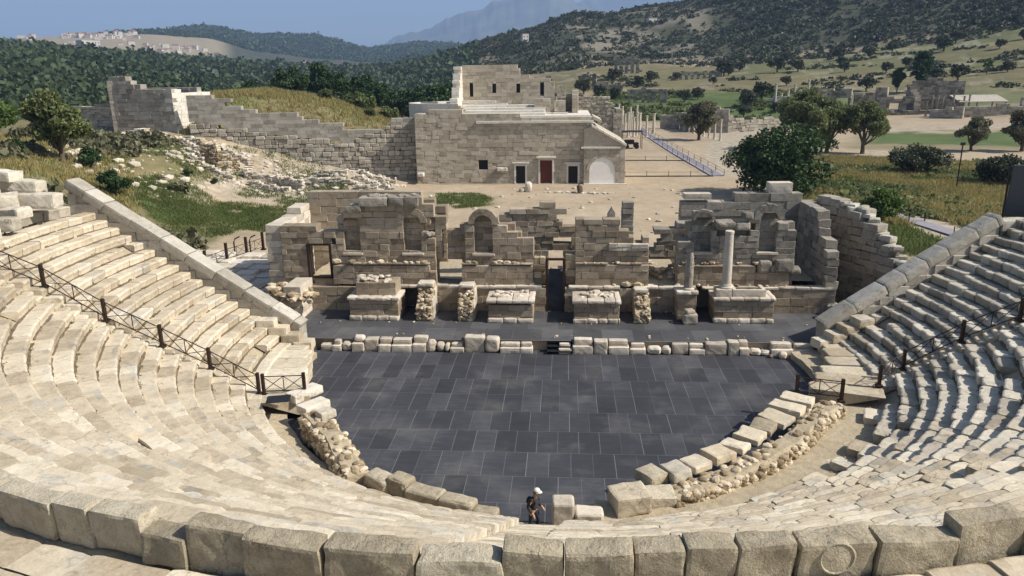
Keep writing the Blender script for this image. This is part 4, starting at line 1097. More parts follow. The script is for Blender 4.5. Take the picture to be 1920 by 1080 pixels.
# right inner pier and outer wall, both in shade
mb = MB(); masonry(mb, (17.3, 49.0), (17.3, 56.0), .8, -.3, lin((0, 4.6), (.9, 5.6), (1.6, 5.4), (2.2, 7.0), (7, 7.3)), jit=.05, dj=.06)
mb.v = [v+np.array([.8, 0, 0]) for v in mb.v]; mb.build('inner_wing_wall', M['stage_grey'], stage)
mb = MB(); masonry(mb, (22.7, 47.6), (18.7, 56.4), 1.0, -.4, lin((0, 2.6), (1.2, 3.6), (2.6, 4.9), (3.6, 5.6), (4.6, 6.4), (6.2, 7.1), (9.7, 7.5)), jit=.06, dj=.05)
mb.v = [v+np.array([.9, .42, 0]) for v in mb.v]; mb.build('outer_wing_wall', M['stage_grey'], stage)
mb = MB()
for k in range(26):
    t = k/25; rblock(mb, (23.2-t*3.9+random.uniform(-.2, .2), 48+t*8.4, 2.7+min(t*1.6, 1)*4.2+random.uniform(-.1, .35)), (random.uniform(.25, .5), random.uniform(.3, .55), random.uniform(.15, .3)), rotz(random.random()*3, random.uniform(-.15, .15)), seg=.2, rnd=.1, amp=.05, big=.08)
mb.build('broken_wall_top', M['coping'], stage)
mb = MB()
for _ in range(60): rock(mb, (random.uniform(17.6, 20.5), random.uniform(45.5, 49), random.uniform(.5, 1.5)), (random.uniform(.2, .6), random.uniform(.2, .6), random.uniform(.15, .5)), 1, .3)
mb.build('rubble_heap', M['stage_grey'], stage)

# pedestals and piers on the stage
def pedestal(x0, x1, yf, zt, label, base=True, upper=None, rough=True, zcor=None):
    mb = MB(); masonry(mb, (x0, yf), (x1, yf), 48.95-yf, .685, lambda u: zt, course=(.34, .45), blen=(.7, 1.5), jit=.012, dj=.02, tol=.6)
    o = mb.build('pedestal', M['stage'], stage); tag(o, label)
    mb = MB()
    if base:
        u = x0-.05
        while u < x1:
            l = min(random.uniform(.5, 1.1), x1+.05-u); rblock(mb, (u+l/2, yf+.05, .685+.16), (l/2, .22, .17), None, seg=.12, rnd=.08, amp=.035, big=.05); u += l
    zc = zcor or zt
    u = x0-.12
    while u < x1+.05:
        l = min(random.uniform(.6, 1.2), x1+.12-u); rblock(mb, (u+l/2, (yf+48.8)/2-.1, zc+.04), (l/2-.01, (48.8-yf)/2+.06, .11), rotz(0), seg=.22, rnd=.05, amp=.025, big=.03); u += l
    mb.build('moulding', M['pale'], o)
    if upper:
        a, b_, yy, zz = upper; mb = MB(); masonry(mb, (a, yy), (b_, yy), 48.9-yy, zc+.1, lambda u: zz, course=(.4, .5), jit=.02, dj=.02); mb.build('upper_course', M['stage'], o)
    if rough:
        mb = MB(); zz = (upper[3] if upper else zc+.15)
        for _ in range(22): rock(mb, (random.uniform(x0+.3, x1-.3), random.uniform(yf+.7, 48.6), zz+random.uniform(-.08, .12)), (random.uniform(.1, .35), random.uniform(.1, .3), random.uniform(.06, .16)), 1, .3)
        mb.build('top_rubble', M['pale'], o)
    return o
pedestal(-14.3, -11.0, 46.85, 2.15, 'big pedestal before the second niche, two tiers with rubble top', upper=(-13.9, -11.2, 47.3, 3.25))
pedestal(-4.95, -2.0, 46.55, 2.1, 'pedestal left of the central door with a broken hollow top')
pedestal(.68, 3.62, 46.55, 2.1, 'pedestal right of the central door with crazy paved top')
pp = pedestal(9.75, 13.5, 46.9, 2.25, 'big right pedestal with a hollow trough and a column', rough=True)
mb = MB()
for (x0, x1, y0, y1) in [(10.9, 13.0, 47.05, 47.3), (12.75, 13.0, 47.3, 48.4), (10.9, 11.15, 47.3, 48.4), (9.85, 10.85, 47.0, 48.2)]: rblock(mb, ((x0+x1)/2, (y0+y1)/2, 2.62), ((x1-x0)/2, (y1-y0)/2, .26), None, seg=.2, rnd=.04, amp=.015)
mb.build('trough_rim', M['pale'], pp)
def pier(x0, x1, yf, zf, zb, label, mat='rubble'):
    mb = MB(); prism(mb, [(0, .685), (0, zf), (.9, (zf+zb)/2), (1.3, zb), (48.95-yf, zb), (48.95-yf, .685)], (x1-.06, yf+.08, 0), (0, 1), None, x1-x0-.12)
    o = mb.build('pier', M[mat], stage); tag(o, label)
    mb = MB()
    for k in range(70):
        t = random.random(); y = yf+.05 if k < 40 else yf+.1+t*1.2
        z = random.uniform(.75, zf) if k < 40 else zf+(zb-zf)*min(1, (y-yf)/1.3)
        rock(mb, (random.uniform(x0+.1, x1-.1), y, z), (random.uniform(.1, .22), .14, random.uniform(.07, .14)), 1, .3)
    mb.build('rubble_face', M['rubble'], o)
    mb = MB(); masonry(mb, (x1-.1, yf+.3), (x1-.1, 48.9), .12, .685, lin((0, zf-.1), (1, zb-.1), (5, zb-.1)), course=(.4, .5), tol=.9); mb.v = [v+np.array([.12, 0, 0]) for v in mb.v]; mb.build('side_facing', M['pale'], o)
    mb = MB(); rblock(mb, ((x0+x1)/2, 48.2, zb+.1), ((x1-x0)/2-.05, .5, .12), None, seg=.2, rnd=.05, amp=.03, big=.04); mb.build('cap', M['pale'], o)
pier(-9.85, -8.7, 46.75, 1.6, 2.8, 'rubble pier right of the dark left doorway')
pier(-7.05, -5.95, 46.75, 1.7, 2.7, 'rubble pier left of the third niche')
pier(4.6, 5.65, 46.6, 1.3, 2.45, 'rubble pier at the gap right of the central wall')
o = pedestal(7.45, 8.65, 47.3, 2.55, 'narrow pier carrying the broken column stub', base=False, rough=False)
mb = MB(); rblock(mb, (8.2, 46.8, 1.02), (.45, .42, .34), None, seg=.15, rnd=.06, amp=.03); rblock(mb, (8.15, 46.8, 1.5), (.3, .3, .13), rotz(.3), seg=.12, rnd=.08, amp=.03); mb.build('front_block', M['pale'], o)

mb = MB()
for _ in range(170):
    x = random.uniform(-16, 15); t = random.random()
    if -2 < x < .8 or 5.6 < x < 7.6 or -8.8 < x < -6.7: continue
    r = random.uniform(.05, .16)*(1.8 if random.random() < .1 else 1)
    y, z = (49.3, 2.52) if t < .45 else (FY-.12, 4.02)
    rock(mb, (x, y+random.uniform(-.15, .15), z+r*.4), (r*1.4, r, r*.8), 1, .3)
mb.build('ledge_rubble', M['rubble'], stage)
mb = MB()
for _ in range(60):
    x = random.uniform(-17, 17); r = random.uniform(.03, .09); rock(mb, (x, random.choice([48.9, 46.5, 43.9])+random.uniform(-.35, .35), .69+r*.4), (r*1.4, r, r*.8), 1, .3)
o = mb.build('stage_debris', M['rubble'], None, (0, 46, .69)); tag(o, 'small stone chips littering the dark stage floor', kind='stuff')
# columns
col = empty('stone_column', (10.55, 47.6, 2.88), 'tall smooth pale column standing on the right pedestal', 'column')
mb = MB(); lathe(mb, (10.55, 47.6, 2.88), [(.46, 0), (.47, .1), (.40, .14), (.36, .2), (.38, .24), (.33, .28)], 24); mb.build('base', M['pale'], col)
mb = MB(); lathe(mb, (10.55, 47.6, 2.88), [(.31, .28), (.30, .5), (.295, 1.6), (.275, 2.8), (.262, 3.55), (.285, 3.62), (.285, 3.75), (.25, 3.77)], 24); o = mb.build('shaft', M['pale'], col, smooth=False)
col = empty('broken_column', (8.15, 47.75, 2.66), 'broken column stub with slanting top on the narrow pier', 'column')
mb = MB(); lathe(mb, (8.15, 47.75, 2.66), [(.40, 0), (.40, .15), (.32, .2)], 20); mb.build('base', M['pale'], col)
mb = MB(); lathe(mb, (8.15, 47.75, 2.66), [(.30, .2), (.29, 1.0), (.28, 1.5), (.26, 2.0), (.2, 2.3), (.1, 2.42)], 20); v = mb.v[-1]; v[:, 2] += np.where(v[:, 2] > 4.3, (v[:, 0]-8.15)*.9, 0); mb.build('shaft', M['stage_grey'], col)
# ================================================================== COUNCIL HOUSE
T = lambda x, y: float(terrain(np.array([x]), np.array([y]))[0])
hall = empty('council_house', (-7, 116, 0), 'large restored ancient stone hall with red door and arched gate beyond the stage', 'ancient hall')
def wx(x0, x1, y, th, z0, top, op=(), **k):
    mb = MB(); masonry(mb, (x0, y), (x1, y), th, z0, lambda u: top(x0+u), [(a-x0, b-x0, c, e) for a, b, c, e in op], **k); return mb
fo = [(-13.3, -11.85, 2.0, 4.0), (-7.5, -6.05, -.1, 2.8), (-3.75, -1.9, -.1, 3.65), (.6, 2.05, -.1, 2.75)]
topF = stepf((-23.1, 10.9), (-20.6, 11.7), (-16.2, 10.8), (-6.8, 10.2))
wx(-23.0, 4.3, 116, 1.2, -.2, topF, fo, course=(.45, .75), blen=(.7, 1.9), jit=.008, dj=.03, bev=.03).build('facade', M['facade'], hall)
mb = MB(); x = -13.5
while x < 4.3: 
    l = min(1.8, 4.35-x); box(mb, x, x+l-.02, 115.7, 116, 9.25, 9.62, .03); x += l
mb.build('cornice', M['white_stone'], hall)
mb = MB(); box(mb, -20.6, 4.3, 115.9, 116.3, -.25, .12, .02); mb.build('plinth', M['facade'], hall)
# gabled right bay, standing 0.7 m forward, with a wide arch
bx0, bx1, by = 2.95, 9.2, 115.3
A0, A1 = 3.85, 7.7
mb = wx(bx0, bx1, by, .7, -.2, lambda x: 5.5, [(A0, A1, -.3, 4.6)], course=(.45, .6), blen=(.5, 1.0), jit=.008, dj=.01)
arch_head(mb, (0, 0), (1, 0), A0, A1, 0, 2.15, 4.62, by+.0, .65, n=16)
voussoirs(mb, (0, 0), (1, 0), (A0+A1)/2, 2.15, (A1-A0)/2, .5, by-.06, .3, n=13)
masonry(mb, (9.2, 115.3), (9.2, 128), .7, -.2, lambda u: 5.5, course=(.45, .6)); mb.build('gable_bay', M['facade'], hall)
mb = MB(); prism(mb, [(4.1, 8.8), (2.95, 8.2), (2.95, 5.5), (9.25, 5.5), (9.25, 5.9)], (0, by+.02, 0), (1, 0), None, .7); mb.build('gable', M['facade'], hall)
mb = MB(); box(mb, 2.5, 8.5, by-.28, by, 5.42, 5.72, .04); mb.build('horizontal_cornice', M['white_stone'], hall)
mb = MB(); d = np.array([5.3, -2.95]); n_ = 6
for k in range(n_):
    a, e = k/n_, (k+1)/n_-.01
    prism(mb, [(4.05+5.35*a, 8.72-2.98*a), (4.05+5.35*e, 8.72-2.98*e), (4.05+5.35*e, 9.05-2.98*e), (4.05+5.35*a, 9.05-2.98*a)], (0, by-.35, 0), (1, 0), None, 1.05)
mb.build('raking_cornice', M['white_stone'], hall)
mb = MB(); prism(mb, [(4.25, 8.95), (9.3, 6.1), (9.3, 5.8), (4.25, 8.6)], (0, 116.0, 0), (1, 0), None, 12); prism(mb, [(4.3, 10.2), (4.3, 9.7), (5.6, 9.2), (5.6, 9.6)], (0, 115.9, 0), (1, 0), None, 8); mb.build('lean_to_roof', M['facade'], hall)
mb = MB(); box(mb, A0-.1, A1+.1, by+.04, by+.12, -.1, 4.3, .01); mb.build('arched_gate', M['white_panel'], hall)
mb = MB(); box(mb, A0-.9, A1+1.9, by-.5, by, -.15, .14, .02); mb.build('threshold', M['white_stone'], hall)
def doorway(x0, x1, z1, mat, fr, cor, label, wood=False):
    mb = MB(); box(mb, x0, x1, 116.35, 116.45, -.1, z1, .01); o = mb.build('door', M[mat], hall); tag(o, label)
    if wood:
        mb = MB()
        for k in range(7): xx = x0+(x1-x0)*(k+.5)/7; box(mb, xx-.1, xx+.1, 116.31, 116.35, 0, z1-.05, .02)
        mb.build('plank', M[mat], o)
    mb = MB(); box(mb, x0-fr, x0, 115.86, 116.3, 0, z1, .03); box(mb, x1, x1+fr, 115.86, 116.3, 0, z1, .03); box(mb, x0-fr, x1+fr, 115.86, 116.3, z1, z1+.35, .03); box(mb, x0-fr-.25, x1+fr+.25, 115.8-cor, 116.0, z1+.36, z1+.58, .04); mb.build('door_frame', M['white_stone'], hall)
doorway(-7.5, -6.05, 2.8, 'dark_door', .3, .1, 'dark open doorway left of the red door'); doorway(-3.75, -1.9, 3.65, 'red_door', .3, .55, 'tall red wooden door under a deep cornice', True); doorway(.6, 2.05, 2.75, 'dark_door', .3, .1, 'dark doorway with bars beside the arched gate')
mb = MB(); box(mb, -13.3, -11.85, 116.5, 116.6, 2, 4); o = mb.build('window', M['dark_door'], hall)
mb = MB()
for k in range(5): xx = -13.3+1.45*(k+.5)/5; tube(mb, [(xx, 116.25, 2), (xx, 116.25, 4)], .03)
mb.build('window_bars', M['iron'], o)
mb = MB()
for k in range(4): xx = .6+1.45*(k+.5)/4; tube(mb, [(xx, 116.2, 0), (xx, 116.2, 2.75)], .03)
mb.build('door_bars', M['iron'], hall)
mb = MB(); rblock(mb, (-9.6, 115.8, 2.3), (.85, .25, .28), None, seg=.15, rnd=.1, amp=.06, big=.1); rblock(mb, (-22.3, 115.5, 1.6), (.5, .5, .3), None, seg=.2, rnd=.1, amp=.04); mb.build('projecting_stone', M['white_stone'], hall)
# left side wall, rear walls
mb = MB(); masonry(mb, (-23.0, 136), (-23.0, 116), 1.2, -.3, lambda u: 10.8, course=(.5, .7)); mb.v = [v for v in mb.v]; mb.build('side_wall', M['facade'], hall)
# white curved terrace with steps inside
mb = MB()
for k in range(5):
    R1 = 12.6-k*1.05; z1 = 12.15-k*.33; cx, cy = -13.0, 125.5; n = 40; V = []
    for i in range(n+1):
        a = PI*(.5+1.0*i/n)+.0
        a = PI*.35+PI*1.05*i/n
        for (rr, zz) in ((R1, z1), (R1-1.05, z1), (R1-1.05, z1-.34)): V.append((cx+rr*math.cos(a), cy+rr*.62*math.sin(a)*1.0, zz))
    F = []
    for i in range(n):
        for q in range(2): F.append((i*3+q, i*3+q+1, (i+1)*3+q+1, (i+1)*3+q))
    mb.add(V, F)
V = []; n = 48; cx, cy = -13.0, 125.5
for i in range(n+1):
    a = PI*.35+PI*1.05*i/n
    for zz in (12.15, 8.5): V.append((cx+12.6*math.cos(a), cy+12.6*.62*math.sin(a), zz))
mb.add(V, [(i*2, i*2+1, i*2+3, i*2+2) for i in range(n)])
mb.build('curved_terrace', M['white_stone'], hall)
mb = MB(); box(mb, -22, 4.0, 117.2, 136, 10.1, 10.3, .02); mb.build('roof_floor', M['white_stone'], hall)
mb = MB()
for k in range(4): 
    xx = -21.5+k*.5
    while xx < -3.2-k*.2:
        l = random.uniform(1.4, 2.4); box(mb, xx, min(xx+l-.02, -3.0), 119.0+k*1.5, 120.5+k*1.5, 10.3, 10.62+k*.36, .03); xx += l
mb.build('terrace_step', M['white_stone'], hall)
# tall rear wall with four slit windows
topT = stepf((-17.0, 17.8), (-8.0, 17.1), (-7.2, 16.3), (-5.6, 15.9), (-2.8, 15.3))
slit = [(-15.85, -15.25, 13.2, 14.95), (-12.05, -11.4, 13.3, 14.95), (-8.05, -7.4, 13.3, 14.9), (-4.1, -3.45, 13.2, 14.95)]
mb = wx(-17.0, -1.7, 128, 1.2, 10, topT, slit, course=(.5, .62), blen=(.8, 1.8), jit=.006, dj=.012); mb.build('rear_wall', M['facade'], hall)
mb = MB()
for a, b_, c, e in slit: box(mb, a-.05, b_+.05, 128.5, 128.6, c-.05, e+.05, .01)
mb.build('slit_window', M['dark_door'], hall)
mb = MB(); masonry(mb, (-18.2, 120), (-18.2, 128.2), 1.25, 10, stepf((0, 11.9), (1.6, 12.6), (2.8, 13.4), (3.8, 14.4), (5.0, 15.4), (6, 16.6), (7, 17.8)), course=(.5, .62), blen=(.8, 1.6), jit=.02); mb.v = [v+np.array([1.2, 0, 0]) for v in mb.v]; mb.build('stepped_wall_end', M['white_stone'], hall)
mb = wx(-20.6, -17.0, 126, 1.0, 10, stepf((-20.6, 11.6), (-19.6, 12.2), (-18.8, 13)), jit=.02); mb.build('stepped_wall_end', M['white_stone'], hall)
mb = wx(-17.0, -9.5, 127.2, .7, 10.2, stepf((-17, 12.5), (-12, 12.0)), jit=.01); mb.build('inner_course', M['white_stone'], hall)
for x0, x1, z1, y in [(-4.85, -2.3, 12.5, 122), (-1.5, .1, 12.3, 122)]:
    mb = wx(x0, x1, y, 1.4, 10.2, lambda x: z1, blen=(.9, 1.4), jit=.01); mb.build('pier', M['facade'], hall)
    mb = MB(); box(mb, x0-.6, x1+.4, y-.5, y, 10.3, 10.55, .03); mb.build('pier_base', M['white_stone'], hall)
mb = wx(-1.3, .2, 128, 1.2, 9.5, lambda x: 14.5, blen=(.6, 1.0), jit=.03); mb.build('broken_pillar', M['facade'], hall)
mb = MB(); masonry(mb, (1.2, 124), (1.2, 130), .9, 9.5, lin((0, 12.2), (3, 13.6), (6, 14.0))); mb.v = [v+np.array([.9, 0, 0]) for v in mb.v]; mb.build('cross_wall', M['facade'], hall)
mb = wx(.2, 2.3, 130, .9, 9.5, stepf((.2, 12.8), (1.0, 14.0)), jit=.03); mb.build('broken_pillar', M['facade'], hall)
mb = wx(2.2, 8.6, 134, 1.0, -.2, stepf((2.2, 12.4), (7.6, 11.6), (8.2, 10.5)), course=(.3, .45), blen=(.4, .9), jit=.05, dj=.05); masonry(mb, (9.9, 134), (9.9, 142), 1.0, -.2, lambda u: 10.3, course=(.3, .45), blen=(.4, .9)); masonry(mb, (8.4, 133.9), (9.9, 133.9), 1.0, -.2, lambda u: 10.0-u, course=(.3, .45), blen=(.4, .9)); mb.build('rubble_side_wall', M['old_wall'], hall)

# ------------------------------------------------------------------ city wall and tower on the left
city = empty('city_wall', (-40, 117, 2), 'long ancient city wall with stepped top running left from the council house', 'city wall')
W0, W1 = (-57.5, 113.4), (-22.8, 118.2); Lw = math.hypot(W1[0]-W0[0], W1[1]-W0[1])
wtop = stepf((0, 13.9), (4.4, 13.2), (6.2, 12.4), (8.4, 12.0), (10.8, 11.4), (13.2, 10.9), (16.6, 10.3), (20.0, 9.5), (22.8, 8.6), (31.0, 10.1))
split = lin((0, 10.4), (14, 7.9), (24, 6.8), (31, 9.2), (35, 9.5))
mb = MB(); masonry(mb, W0, W1, 1.6, -1, lambda u: split(u), course=(.55, .8), blen=(.7, 1.5), jit=.05, dj=.09, bev=.09, tol=.9); mb.build('rough_lower_wall', M['old_wall'], city)
mb = MB(); masonry(mb, (W0[0], W0[1]+.12), (W1[0], W1[1]+.12), 1.4, 3, wtop, course=(.5, .6), blen=(.9, 1.9), jit=.006, dj=.012, bottom=lambda u: split(u)-.1); mb.build('restored_upper_wall', M['tower'], city)
tw = empty('wall_tower', (-66, 117, 8.8), 'square ruined wall tower with one bright sunlit side and stepped broken top', 'tower')
ttop = stepf((0, 16.8), (3.2, 16.0), (4.4, 15.5), (6.0, 15.0), (9.0, 14.7))
mb = MB(); masonry(mb, (-71.0, 116.2), (-60.2, 114.6), 1.4, 6, ttop, course=(.55, .75), blen=(.9, 2.0), jit=.03, dj=.05, bev=.03); mb.build('front_wall', M['tower'], tw)
mb = MB(); masonry(mb, (-60.2, 114.6), (-58.6, 124.0), 1.4, 6, lin((0, 14.7), (9, 14.4)), course=(.55, .75), blen=(.9, 1.8), jit=.02, dj=.03); mb.v = [v for v in mb.v]; mb.build('side_wall', M['white_stone'], tw)  # paler stone on this face puts the sunlight into its colour
mb = MB(); masonry(mb, (-72.5, 123.8), (-71.2, 116), 1.2, 6, lambda u: 16.5, jit=.03); masonry(mb, (-60, 124), (-71, 125.5), 1.2, 6, lambda u: 15); mb.build('rear_wall', M['tower'], tw)
mb = MB(); masonry(mb, (-84.5, 122), (-71.5, 118.6), 1.0, 7, lin((0, 11.6), (5, 12.2), (13, 13.0)), course=(.4, .6), jit=.06, dj=.06)
o = mb.build('ruined_wall', M['tower'], None, (-78, 120, 8)); tag(o, 'low ruined grey wall stub left of the wall tower', 'ruined wall')
mb = MB()
for k in range(5):
    t = k/4
rb = empty('sloping_wall', (-60, 106, 6), 'sloping pale masonry buttress on the rocky bank below the tower', 'ruined wall')
mb = MB(); masonry(mb, (-66.5, 106.5), (-58.8, 106.0), 1.4, 4, lin((0, 7.2), (3, 9.3), (5.5, 9.8), (7.6, 7.6)), course=(.25, .35), blen=(.3, .8), jit=.06, dj=.08, tol=.9); mb.build('rubble_wall', M['pale'], rb)

# excavated foundations
G = 'low excavated foundation walls beside the council house'
def lowwall(name, p, q, h, th, label, mat='pale'):
    mb = MB(); z0 = min(T(*p), T(*q))-.3; n = int(math.hypot(q[0]-p[0], q[1]-p[1])/.8)+1
    ht = [max(T(p[0]+(q[0]-p[0])*k/n, p[1]+(q[1]-p[1])*k/n), z0)+h*1.45*random.uniform(.7, 1.2) for k in range(n+1)]
    L = math.hypot(q[0]-p[0], q[1]-p[1]); xs = np.linspace(0, L, n+1)
    masonry(mb, p, q, th, z0, lambda u: float(np.interp(u, xs, ht)), course=(.22, .34), blen=(.3, .8), jit=.06, dj=.08, bev=.05, tol=.7)
    o = mb.build(name, M[mat], None, (p[0], p[1], z0)); tag(o, label, 'foundation', G)
lw = [((-52, 104.5), (-49.2, 104.2), 2.3, 1.0, 'taller brownish excavated wall left of the small metal stair', 'rubble'), ((-49.2, 104.2), (-46.6, 105.3), 1.6, .8, 'broken excavated wall running up to the small metal stair', 'rubble'), ((-45.5, 103.6), (-40.5, 103.6), 1.1, .7, 'excavated wall directly below the earth mound', 'pale'), ((-40.3, 103.4), (-36.5, 101.8), 1.0, .7, 'slanting excavated wall right of the earth mound foot', 'pale'),
      ((-52, 101.6), (-46, 101.2), .6, .7, 'lowest front foundation strip under the tall brownish wall', 'pale'), ((-44, 101.2), (-38, 100.8), .6, .7, 'front foundation strip at the edge of the green grass', 'pale'), ((-36, 105.3), (-31, 105.1), .6, .6, 'short foundation strip in the middle of the dig', 'pale'), ((-36.5, 103.2), (-29, 103.0), .6, .6, 'long foundation strip in the middle of the dig', 'pale'), ((-30, 107.2), (-25, 106.8), .6, .6, 'foundation strip near the shadowed corner of the hall', 'pale'), ((-30, 104.6), (-24, 104.4), .6, .6, 'second foundation strip near the hall corner', 'pale'), ((-29, 102.0), (-24, 102.0), .7, .6, 'nearest foundation strip before the hall corner', 'pale'), ((-33, 111.5), (-25.5, 112.0), .7, .7, 'foundation strip at the foot of the city wall', 'pale'), ((-57, 110.2), (-47, 109.0), .8, .8, 'ledge of old wall at the foot of the rough city wall', 'pale'), ((-56, 106.8), (-48.5, 106.3), .8, .7, 'broken ledge of wall on the rocky bank', 'pale')]
for p, q, h, th, lab, mt in lw: lowwall('foundation_wall', p, q, h, th, lab, mt)
mst = empty('metal_stair', (-45.6, 105.6, T(-45.6, 105.6)), 'small dark metal stair climbing the earth mound', 'stair')
for k in range(7):
    mb = MB(); box(mb, -46.3, -45.0, 104.6+k*.35, 104.85+k*.35, T(-45.6, 104.6)+.3+k*.27, T(-45.6, 104.6)+.37+k*.27); mb.build('tread', M['iron'], mst)

# fence with lattice on the parodos wall, bent posts
fz = -.2
fpts = [(-28.3, 55.6, 1.9), (-27.6, 57.9, 2.0), (-26.9, 60.2, 2.0), (-26.3, 62.3, 2.0)]
fn = railing('lattice_fence', fpts, 'dark timber cross braced fence beyond the left end of the stage building', 1.5, .1)
for k, (x, y) in enumerate([(-30.9, 60.0), (-30.4, 65.5), (-29.2, 66.2)]):
    mb = MB(); tube(mb, [(x, y, -.2), (x, y, 1.9), (x+.15, y, 2.2), (x+.6, y, 2.4)], .07)
    tag(mb.build('bent_post', M['iron'], None, (x, y, 0)), ['bent dark steel post behind the left parapet', 'bent dark steel post standing alone on the sand', 'bent dark steel post at the corner of the lattice fence'][k], 'post')

# boardwalks with rails
def walkway(name, pts, width, h, label, step=2.6, rail=True, up=0.12):
    root = empty(name, (pts[0][0], pts[0][1], 0), label, 'boardwalk')
    P = np.array(pts, float); mb = MB(); rm = MB(); pm = []
    for a, e in zip(P[:-1], P[1:]):
        d = e-a; L = np.hypot(*d); d /= L; nr = np.array([-d[1], d[0]]); k = int(L/.9)
        for i in range(k):
            c = a+d*L*(i+.5)/k; bblock(mb, (c[0], c[1], T(*c)+up), (L/k/2-.01, width/2, .05), rotz(math.atan2(d[1], d[0])), .01, .004)
        m_ = max(1, int(L/step))
        for i in range(m_+1):
            c = a+d*L*i/m_
            for s in (-1, 1):
                q = c+nr*s*(width/2-.05); pm.append((q[0], q[1], T(*q)+up))
        if rail:
            for s in (-1, 1):
                for z in (.5, .95):
                    p_, q_ = a+nr*s*(width/2-.05), e+nr*s*(width/2-.05); tube(rm, [(p_[0], p_[1], T(*p_)+up+z), (q_[0], q_[1], T(*q_)+up+z)], .025, 5)
    mb.build('deck', M['deck'], root)
    for q in pm:
        b2 = MB(); tube(b2, [q, (q[0], q[1], q[2]+1.0)], .05, 6); b2.build('post', M['iron'], root)
    if rail: rm.build('rail', M['iron'], root)
walkway('boardwalk', [(22.3, 230), (22.8, 195), (23.6, 160), (24.9, 124)], 2.2, .1, 'long straight grey boardwalk with rails crossing the sandy plain towards the columns', 6)
walkway('boardwalk', [(37.0, 109.5), (35.8, 99), (36.4, 95)], 2.2, .1, 'short grey boardwalk passing behind the bright green shrub', 5, False)
walkway('boardwalk', [(37.6, 90.5), (39.0, 84.5), (40.2, 77)], 2.0, .1, 'grey boardwalk beside the right lawn with single posts', 4, False)
def ropefence(p, q, label):
    root = empty('rope_fence', (p[0], p[1], 0), label, 'fence'); n = max(2, int(math.hypot(q[0]-p[0], q[1]-p[1])/3)); rm = MB()
    for i in range(n+1):
        t = i/n; x, y = p[0]+(q[0]-p[0])*t, p[1]+(q[1]-p[1])*t; b2 = MB(); tube(b2, [(x, y, T(x, y)), (x, y, T(x, y)+1.0)], .05, 5); b2.build('post', M['iron'], root)
    tube(rm, [(p[0], p[1], T(*p)+.15), (q[0], q[1], T(*q)+.15)], .09, 5); tube(rm, [(p[0], p[1], T(*p)+.8), (q[0], q[1], T(*q)+.8)], .02, 5); rm.build('rail', M['iron'], root)
ropefence((9.9, 123.6), (24.0, 123.4), 'low dark post fence beside the gabled bay of the hall, nearer one'); ropefence((11.6, 147), (23.5, 146), 'low dark post fence behind the gabled bay, farther one')

# trailer under its canopy beyond the hall
tr = empty('site_trailer', (14.8, 172, 0), 'dark brown site cart under a flat canopy beside the hall', 'cart')
mb = MB(); box(mb, 13.4, 16.6, 171, 173.6, 1.0, 1.3, .05); box(mb, 13.5, 15.6, 171.2, 173.4, 1.3, 1.9, .05); mb.build('bed', M['iron'], tr)
mb = MB(); box(mb, 12.8, 17.4, 170.6, 174, 3.7, 3.9, .04); mb.build('canopy', M['iron'], tr)
for sx in (12.95, 17.25):
    for sy in (170.8, 173.8): mb = MB(); tube(mb, [(sx, sy, 0), (sx, sy, 3.7)], .08); mb.build('post', M['iron'], tr)
for sx in (13.9, 16.1):
    for sy in (171, 173.6):
        mb = MB(); k = [(sx+.55*math.cos(a), sy+dy, .55+.55*math.sin(a)) for dy in (-.12, .12) for a in np.linspace(0, 2*PI, 13)[:-1]]
        mb.add(k, [tuple(range(12)), tuple(range(23, 11, -1))]+[(i, (i+1) % 12, 12+(i+1) % 12, 12+i) for i in range(12)]); mb.build('wheel', M['dark'], tr)

# standing colonnade beyond the hall
def column(x, y, h, r, label, group, mat='ruin', cap=True):
    z = T(x, y); mb = MB(); lathe(mb, (x, y, z-.1), [(r*1.4, 0), (r*1.4, .3), (r, .4), (r*.88, h-.4), (r*1.2, h-.2), (r*1.2, h)] if cap else [(r*1.3, 0), (r*1.3, .2), (r, .3), (r*.9, h)], 10)
    o = mb.build('standing_column', M[mat], None, (x, y, z)); tag(o, label, 'column', group); return o
for k in range(14):
    column(15.5+(k % 7)*.95+random.uniform(-.2, .2), 205+(k//7)*14+random.uniform(-4, 4), random.uniform(4.5, 8.0), .3, 'slender grey column of the cluster standing beyond the site cart', 'slender columns in a cluster beyond the site cart', 'pale')
for k in range(8):
    column(34.3+k*.55, 221-k*4.5, 5.2, .28, 'column standing before the ruined wall beside the round olive tree', 'columns along the ruined wall by the olive tree', 'pale')
column(24.7, 214, 5.5, .4, 'single column left of the ruined wall by the boardwalk', None, 'pale')
def ruin(name, label, pieces, mat='ruin', cat='ruin', course=(.6, .9), blen=(.8, 2.0)):
    p0 = pieces[0][0]; root = empty(name, (p0[0], p0[1], T(*p0)), label, cat)
    for (p, q, hs, th, op) in pieces:
        L = math.hypot(q[0]-p[0], q[1]-p[1]); z0 = min(T(*p), T(*q))-.5; xs = np.linspace(0, L, len(hs))
        nz = lambda u: z0+.5+float(np.interp(u, xs, hs))+1.1*float(fbm(np.array([u/1.6+p[0]]), np.array([p[1]]), 3, 3)[0])
        mb = MB(); masonry(mb, p, q, th, z0, nz, [(a*L, b*L, z0+c, z0+e+.5) for a, b, c, e in op], course=course, blen=blen, jit=.06, dj=.1)
        mb.build('wall', M[mat], root)
    return root
ruin('ruined_wall', 'ruined buff stone wall with rubble top behind the round olive tree', [((28, 227), (33.5, 226), [3.8, 4.5], 1.2, []), ((33.5, 226), (36.5, 216), [5, 5.8], 1.2, []), ((36.5, 217), (45, 214), [6.5, 7.4, 7.0, 5.8], 1.2, []), ((45, 214), (64, 222), [4.5, 3.4, 3.8, 2.6], 1.2, [])], 'old_wall')
Z = []
